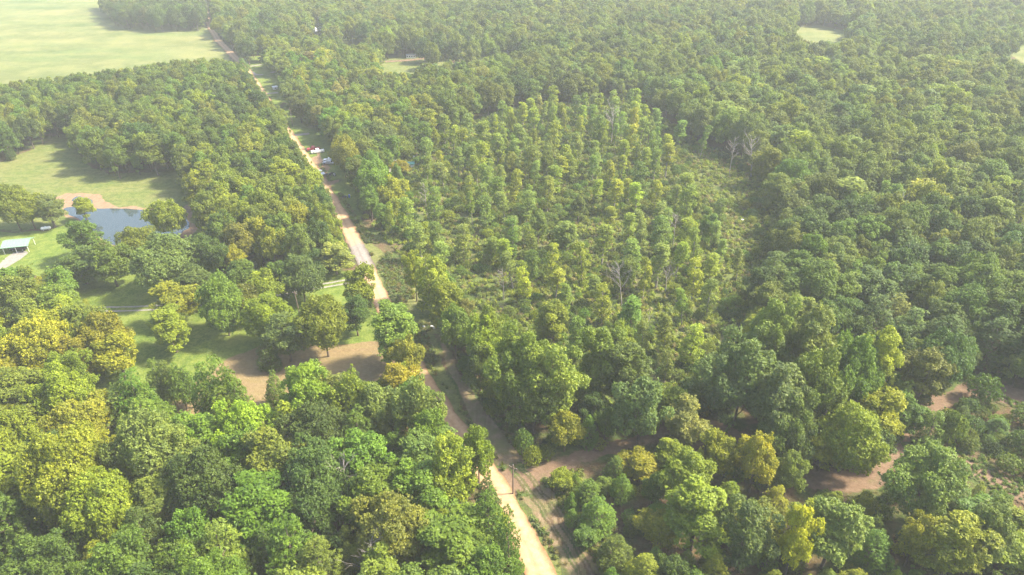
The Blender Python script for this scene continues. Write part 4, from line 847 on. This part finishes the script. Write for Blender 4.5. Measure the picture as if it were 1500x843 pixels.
growth('weeds', 'low green weeds covering the thinned woodland floor', 'weed', [THIN], 22000, .7, 1.7, ['pale green', 'olive green', 'lime green', 'yellow-green', 'lime green', (.19, .17, .07)], gap=.24)
growth('verge_grass', 'rough grass and weeds on the verge beside the sandy road', 'weed', [VERGE], 12000, .5, 1.3, ['mid-green', 'olive green', (.13, .12, .05), 'grey-green'], avoid=((tl, 2.6), ([G(*p) for p in BR], 3.0)), gap=.38)
growth('verge_tufts', 'dry grass tufts along the dirt road and track', 'grass_tuft', [VERGE], 5000, .6, 1.3, ['olive green', (.20, .16, .07), 'pale green'], avoid=((tl, 2.2), ([G(*p) for p in BR], 2.8)), gap=.35)
growth('glade_weeds', 'low weeds beside the reddish clay track', 'weed', [[(960, 640), (1040, 600), (1180, 680), (1300, 660), (1360, 600), (1420, 555), (1560, 580), (1560, 770), (1400, 690), (1200, 735), (1040, 680)]], 3000, .4, 1.0, ['mid-green', 'olive green', 'fresh green'], avoid=(([G(*p) for p in BR], 3.2),), gap=.5)
# ------------------------------------------------------------------ built things
class MB:
    def __init__(s): s.V = []; s.F = []
    def poly(s, v, f):
        o = len(s.V); s.V += [tuple(x) for x in v]; s.F += [tuple(i + o for i in q_) for q_ in f]; return s
    def box(s, x0, x1, y0, y1, z0, z1):
        return s.poly([(x, y, z) for z in (z0, z1) for (x, y) in ((x0, y0), (x1, y0), (x1, y1), (x0, y1))], [(3, 2, 1, 0), (4, 5, 6, 7), (0, 1, 5, 4), (1, 2, 6, 5), (2, 3, 7, 6), (3, 0, 4, 7)])
    def prism(s, prof, y0, y1, inset=0.0, zsplit=None):
        """profile in x,z drawn out along y; points above zsplit move in by inset"""
        n = len(prof); k = lambda z: inset if zsplit is not None and z > zsplit else 0.0
        v = [(x, y0 + k(z), z) for x, z in prof] + [(x, y1 - k(z), z) for x, z in prof]
        return s.poly(v, [tuple(range(n)), tuple(range(2 * n - 1, n - 1, -1))] + [(i, i + n, (i + 1) % n + n, (i + 1) % n) for i in range(n)])
    def cyl(s, c, ax, r, h, n=14, r2=None):
        c = Vector(c); ax = Vector(ax).normalized(); a = ax.orthogonal().normalized(); b_ = ax.cross(a); r2 = r if r2 is None else r2
        v = [c + (math.cos(6.2832 * i / n) * a + math.sin(6.2832 * i / n) * b_) * rr + ax * hh for rr, hh in ((r, 0), (r2, h)) for i in range(n)]
        return s.poly(v, [tuple(range(n - 1, -1, -1)), tuple(range(n, 2 * n))] + [(i, (i + 1) % n, (i + 1) % n + n, i + n) for i in range(n)])
    def build(s, name, mat, parent=None, bevel=0.0):
        me = bpy.data.meshes.new(name); me.from_pydata(s.V, [], s.F)
        bm = bmesh.new(); bm.from_mesh(me); bmesh.ops.recalc_face_normals(bm, faces=bm.faces[:])
        if bevel: bmesh.ops.bevel(bm, geom=bm.edges[:], offset=bevel, segments=2, affect='EDGES', clamp_overlap=True)
        bm.to_mesh(me); bm.free(); me.materials.append(mat)
        return link(bpy.data.objects.new(name, me), parent)
def root(name, px, py, rz, label, cat, group=None, z=0.0):
    e = link(bpy.data.objects.new(name, None)); e.location = (*G(px, py), z); e.rotation_euler = (0, 0, rz); tag(e, label, cat, group); return e
PAINT = {'white': plain('white_paint', (.75, .75, .74), .3, 0, .05), 'red': plain('red_paint', (.30, .02, .025), .3, 0, .1), 'silver': plain('silver_paint', (.45, .47, .50), .35, .3, .06), 'blue': plain('dark_blue_paint', (.03, .05, .14), .3), 'black': plain('black_paint', (.02, .02, .022), .35)}
GLASS = plain('window_glass', (.02, .025, .03), .08); RUBBER = plain('rubber', (.02, .02, .02), .85); RIM = plain('wheel_rim', (.4, .4, .42), .35, .8); LIGHTS = plain('head_lamp', (.7, .7, .65), .15)
def car(px, py, rz, paint, kind, label, group):
    e = root('pickup_truck' if kind == 'pickup' else 'parked_car', px, py, rz, label, 'truck' if kind == 'pickup' else 'car', group)
    e.location.z = .12
    L, Wd = (5.6, 1.95) if kind == 'pickup' else (4.7, 1.85); h = Wd / 2; z0 = .38
    belt = 1.08 if kind == 'pickup' else .92; top = 1.85 if kind == 'pickup' else 1.50
    if kind == 'pickup':
        MB().prism([(-2.8, z0), (2.75, z0), (2.8, .75), (2.7, 1.05), (1.35, 1.12), (-.75, 1.12), (-.75, .70), (-2.7, .70), (-2.8, .70)], -h, h).build('body', paint, e, .03)
        w = MB(); w.box(-2.8, -.75, -h, -h + .09, .70, 1.12); w.box(-2.8, -.75, h - .09, h, .70, 1.12); w.box(-2.8, -2.72, -h + .09, h - .09, .70, 1.12); w.build('cargo_bed', paint, e)
        cab = [(-.75, 1.12), (1.30, 1.12), (.62, top), (-.62, top)]
    else:
        MB().prism([(-2.35, z0), (2.3, z0), (2.35, .62), (2.2, .82), (.95, .95), (-1.85, .98), (-2.3, .9)], -h, h).build('body', paint, e, .03)
        cab = [(-1.75, .96), (1.0, .94), (.25, top), (-1.2, top)]
    MB().prism(cab, -h + .06, h - .06, .16, 1.3).build('cabin', paint, e, .02)
    cx = sum(c_[0] for c_ in cab) / 4; cz = sum(c_[1] for c_ in cab) / 4
    g = [(cx + (x - cx) * .84, cz + (z - cz) * .68) for x, z in cab]
    for s in (-1, 1):
        o = MB().prism(g, -.012, .012, 0).build('side_window', GLASS, e); o.location.y = s * (h - .135); o.rotation_euler.x = s * .12
    for (xa, za), (xb, zb), nm in ((cab[1], cab[2], 'windscreen'), (cab[0], cab[3], 'rear_window')):
        dx, dz = xb - xa, zb - za; nx = .02 if nm == 'windscreen' else -.02
        MB().poly([(xa + dx * t + nx * 1.2, y * (h - .24 if t > .5 else h - .16), za + dz * t + .01) for t, y in ((.15, -1), (.15, 1), (.88, 1), (.88, -1))], [(0, 1, 2, 3)]).build(nm, GLASS, e)
    for x in (-L * .31, L * .31):
        for s in (-1, 1):
            t = MB().cyl((x, s * (h - .22), .36), (0, s, 0), .36, .23, 16).build('wheel', RUBBER, e); MB().cyl((x, s * (h + .005), .36), (0, s, 0), .21, .02, 12).build('rim', RIM, t)
    for s in (-1, 1): MB().box(L / 2 - .03, L / 2 + .02, s * h * .72 - .18, s * h * .72 + .18, .66, .84).build('headlight', LIGHTS, e)
    MB().box(L / 2 - .02, L / 2 + .08, -h + .03, h - .03, .40, .58).build('bumper', plain('bumper', (.1, .1, .1), .5), e)
    return e
road_a = math.atan2(road_line[10][1] - road_line[14][1], road_line[10][0] - road_line[14][0])
car(459.5, 221, math.radians(200), PAINT['red'], 'pickup', 'red pickup truck parked in the yard alongside a white one', 'vehicles in the yard')
car(465.5, 224.5, math.radians(203), PAINT['white'], 'pickup', 'white pickup truck parked in the yard alongside a red one', 'vehicles in the yard')
car(481.5, 241, math.radians(172), PAINT['silver'], 'car', 'silver car parked under the yard tree', 'vehicles in the yard')
car(470, 256, road_a + .25, PAINT['white'], 'car', 'white car parked on the bare dirt by the road', 'vehicles in the yard')
car(482, 237, math.radians(176), PAINT['white'], 'car', 'white car parked behind the silver car under the tree', 'vehicles in the yard')
def quad(px, py, rz, paint, label):
    e = root('quad_bike', px, py, rz, label, 'quad bike', 'quad bikes in the yard'); e.location.z = .08
    MB().prism([(-.9, .45), (.9, .45), (.95, .75), (.45, .95), (-.1, .72), (-.9, .82)], -.32, .32).build('body', paint, e, .04)
    MB().box(-.75, .05, -.2, .2, .80, .98).build('seat', RUBBER, e, .04)
    m_ = MB(); m_.cyl((.42, 0, .9), (-.2, 0, 1), .04, .3, 8); m_.cyl((.36, -.42, 1.2), (0, 1, 0), .03, .84, 8); m_.build('handlebar', RUBBER, e)
    for x in (-.65, .65):
        for s in (-1, 1):
            t = MB().cyl((x, s * .34, .32), (0, s, 0), .32, .26, 14).build('wheel', RUBBER, e); MB().cyl((x, s * .605, .32), (0, s, 0), .16, .02, 10).build('rim', RIM, t)
quad(481, 258, .4, PAINT['blue'], 'dark blue quad bike parked beside the bare dirt'); quad(485, 256.5, 1.1, PAINT['black'], 'black quad bike parked between two others'); quad(490, 258, 1.9, PAINT['white'], 'white quad bike parked beside a black one')
quad(505, 291, .2, PAINT['black'], 'black quad bike standing alone on the yard grass')
# blue barrel near it
e = root('barrel', 512, 290, 0, 'blue plastic barrel standing on the yard grass', 'barrel'); bl = plain('blue_plastic', (.05, .12, .55), .4); e.location.z = .08
m_ = MB(); m_.cyl((0, 0, 0), (0, 0, 1), .30, .12, 18, .36); m_.cyl((0, 0, .12), (0, 0, 1), .36, .9, 18); m_.cyl((0, 0, 1.02), (0, 0, 1), .36, .12, 18, .30); m_.build('drum', bl, e)
MB().cyl((.1, .1, 1.13), (0, 0, 1), .05, .04, 10).build('cap', PAINT['white'], e)
# houses
TIN = plain('grey_roof_metal', (.30, .31, .33), .4, .5); TEAL = plain('teal_roof_metal', (.05, .21, .18), .5, .1); GREENT = plain('pale_green_roof_metal', (.17, .29, .205), .45, .1); SIDING = plain('white_siding', (.62, .61, .57), .7); ORANGE = plain('rust_roof', (.42, .17, .07), .8); WOODP = plain('pole_wood', (.16, .12, .09), .9)
DOORM = plain('door_paint', (.16, .10, .07), .6); CONC = plain('concrete', (.4, .39, .37), .9)
def house(name, px, py, rz, L, Wd, hw, hr, wall, roof, label, cat='house', over=.45, wins=3):
    e = root(name, px, py, rz, label, cat); x, y = L / 2, Wd / 2
    MB().prism([(-y, 0), (y, 0), (y, hw), (0, hw + hr), (-y, hw)], -x, x).build('wall', wall, e).rotation_euler.z = math.pi / 2
    rf = link(bpy.data.objects.new('roof', None), e)
    for s in (-1, 1):
        a = np.array([0, hw + hr + .05]); b_ = np.array([s * (y + over), hw - over * hr / y + .05])
        MB().prism([tuple(a), tuple(b_), (b_[0], b_[1] + .14), (a[0], a[1] + .14)] if s > 0 else [tuple(a), (a[0], a[1] + .14), (b_[0], b_[1] + .14), tuple(b_)], -x - over, x + over).build('roof_slope', roof, rf).rotation_euler.z = math.pi / 2
        n_ = int((L + 2 * over) / .9)
        for i in range(n_ + 1):     # standing seams
            xx = -x - over + .05 + i * (L + 2 * over - .1) / n_
            MB().poly([(xx + dx, q_[0], q_[1] + .14 + dz) for dx, dz in ((-.03, 0), (.03, 0), (.03, .05), (-.03, .05)) for q_ in (a, b_)], [(0, 2, 3, 1), (2, 4, 5, 3), (4, 6, 7, 5), (6, 0, 1, 7)]).build('seam', roof, rf)
    for s in (-1, 1):
        for i in range(wins):
            xx = -x + L * (i + .5) / wins; f = MB().box(xx - .55, xx + .55, s * (y + .03) - .03, s * (y + .03) + .03, hw * .38, hw * .80).build('window', PAINT['white'], e); MB().box(xx - .45, xx + .45, s * (y + .065) - .01, s * (y + .065) + .01, hw * .41, hw * .77).build('pane', GLASS, f)
    d_ = MB().box(x + .002, x + .06, -.5, .5, 0.02, 2.05).build('door', DOORM, e); MB().cyl((x + .06, .36, 1.0), (1, 0, 0), .04, .06, 8).build('handle', RIM, d_)
    return e
house('house', 566, 245, math.radians(128), 13, 8, 2.7, 2.0, SIDING, TIN, 'house with grey metal roof half hidden by yard trees')
house('shed', 600, 246, math.radians(8), 3.8, 2.6, 1.9, .5, SIDING, TEAL, 'small shed with teal roof behind the house', 'shed', .3, 1)
house('cottage', 387, 66, math.radians(15), 11, 7, 2.6, 2.0, SIDING, ORANGE, 'cottage with rust orange roof among the far trees')
house('white_house', 463, 50, math.radians(60), 14, 8, 2.8, 1.8, SIDING, PAINT['white'], 'white roofed house among far trees')
house('farm_shed', 746, 78, math.radians(20), 4, 3, 2.3, .8, PAINT['white'], PAINT['white'], 'tiny white shed at the end of the small field', 'shed', .2, 1)
house('mobile_home', 602, 85, math.radians(5), 6, 2.8, 2.0, .4, SIDING, TIN, 'pale mobile home with grey roof beside the small field', 'house', .2, 4)
house('garage', -34, 388, math.radians(70), 9, 7, 2.8, 1.6, SIDING, PAINT['white'], 'white garage beside the gravel pad', 'garage')
house('roadside_shed', 403, 131, math.radians(30), 2.6, 1.9, 1.3, .4, PAINT['white'], PAINT['white'], 'small white shed on the roadside grass', 'shed', .2, 1)
# carport
e = root('carport', 30, 366, math.radians(14), 'open carport with pale green metal roof on the lawn', 'carport'); e.location.z = .1
for sx in (-3.4, 0, 3.4):
    for s in (-2.7, 2.7): MB().box(sx - .06, sx + .06, s - .06, s + .06, 0, 2.4).build('post', PAINT['white'], e)
rf = link(bpy.data.objects.new('roof', None), e)
for s in (-1, 1):
    MB().poly([(x, q_[0] * s, q_[1] + dz) for x in (-3.9, 3.9) for q_ in ((0, 3.25), (2.3, 2.62), (3.05, 2.2)) for dz in (0, .08)], [(0, 2, 8, 6), (2, 4, 10, 8), (1, 7, 9, 3), (3, 9, 11, 5), (4, 5, 11, 10), (0, 1, 3, 2), (2, 3, 5, 4), (6, 8, 9, 7), (8, 10, 11, 9)]).build('roof_slope', GREENT, rf)
for i in range(10):
    x = -3.8 + i * 7.6 / 9
    for s in (-1, 1): MB().poly([(x + dx, q_[0] * s, q_[1] + .085 + dz) for q_ in ((0.02, 3.25), (2.3, 2.62), (3.04, 2.2)) for dx, dz in ((-.04, 0), (.04, 0), (0, .06))], [(0, 3, 5, 2), (1, 2, 5, 4), (3, 6, 8, 5), (4, 5, 8, 7)]).build('seam', GREENT, rf)
for s in (-1, 1): MB().box(-3.5, 3.5, s * 2.7 - .05, s * 2.7 + .05, 2.36, 2.46).build('beam', PAINT['white'], e)
car(29, 367, math.radians(186), PAINT['black'], 'car', 'dark car parked under the green carport', None)
# gas tank on the lawn
e = root('gas_tank', 68, 337.5, math.radians(25), 'white horizontal gas tank on the lawn edge', 'tank'); e.location.z = .05
m_ = MB(); m_.cyl((-1.2, 0, .75), (1, 0, 0), .5, 2.4, 20); m_.cyl((1.2, 0, .75), (1, 0, 0), .5, .3, 20, .22); m_.cyl((-1.2, 0, .75), (-1, 0, 0), .5, .3, 20, .22); m_.build('shell', PAINT['white'], e)
MB().cyl((0, 0, 1.24), (0, 0, 1), .14, .2, 12).build('valve_cover', PAINT['white'], e)
for x in (-.8, .8): MB().box(x - .1, x + .1, -.35, .35, 0, .35).build('leg', CONC, e)
# utility poles
def pole(px, py, h, lean, label):
    e = root('utility_pole', px, py, math.radians(60), label, 'pole', 'utility poles along the road'); e.rotation_euler = (lean[0], lean[1], math.radians(60))
    MB().cyl((0, 0, -.5), (0, 0, 1), .16, h + .5, 10, .11).build('shaft', WOODP, e)
    MB().box(-.06, .06, -.9, .9, h - .75, h - .62).build('crossarm', WOODP, e)
    for y in (-.75, 0, .75): MB().cyl((0, y, h - .62 if y else h), (0, 0, 1), .05, .14, 8).build('insulator', RIM, e)
pole(751.5, 724, 7.6, (0, 0), 'wooden utility pole standing at the junction of the tracks'); pole(441, 470, 9.5, (.02, -.06), 'wooden utility pole leaning among lawn trees'); pole(429, 186, 9.0, (0, 0), 'wooden utility pole beside the road near the yard')
# small white clutter
def crate(px, py, s, label):
    e = root('storage_box', px, py, random.uniform(0, 3), label, 'box', None); e.location.z = .06
    MB().box(-s, s, -s * .6, s * .6, 0, s * .9).build('body', PAINT['white'], e, .03); MB().box(-s * 1.05, s * 1.05, -s * .65, s * .65, s * .905, s * 1.05).build('lid', PAINT['white'], e, .02)
crate(634, 481, .55, 'white box lying on the verge by the tree row'); crate(621, 479.5, .3, 'tiny white box on bare dirt of the verge'); crate(1086, 324, .6, 'white box left in the thinned woodland'); crate(606, 233, .9, 'white box on the grass behind the teal shed')

# ------------------------------------------------------------------ haze
m = bpy.data.materials.new('hazy_air'); m.use_nodes = True; nt = m.node_tree
nt.nodes.remove(nt.nodes['Principled BSDF'])
pv = nt.nodes.new('ShaderNodeVolumePrincipled'); pv.inputs['Color'].default_value = (0.90, 0.95, 0.97, 1); pv.inputs['Density'].default_value = HAZE_DENSITY
pv.inputs['Anisotropy'].default_value = 0.0
nt.links.new(pv.outputs[0], nt.nodes['Material Output'].inputs['Volume'])
bm = bmesh.new(); bmesh.ops.create_cube(bm, size=1.0)
for v in bm.verts:
    v.co = Vector((v.co.x * 6200, v.co.y * 6200 + 1500, -1.0 if v.co.z < 0 else CAM_H + 6))
me = bpy.data.meshes.new('haze'); bm.to_mesh(me); bm.free(); me.materials.append(m)
tag(link(bpy.data.objects.new('haze', me)), 'thin pale haze hanging over the whole woodland', 'haze', None, 'stuff')
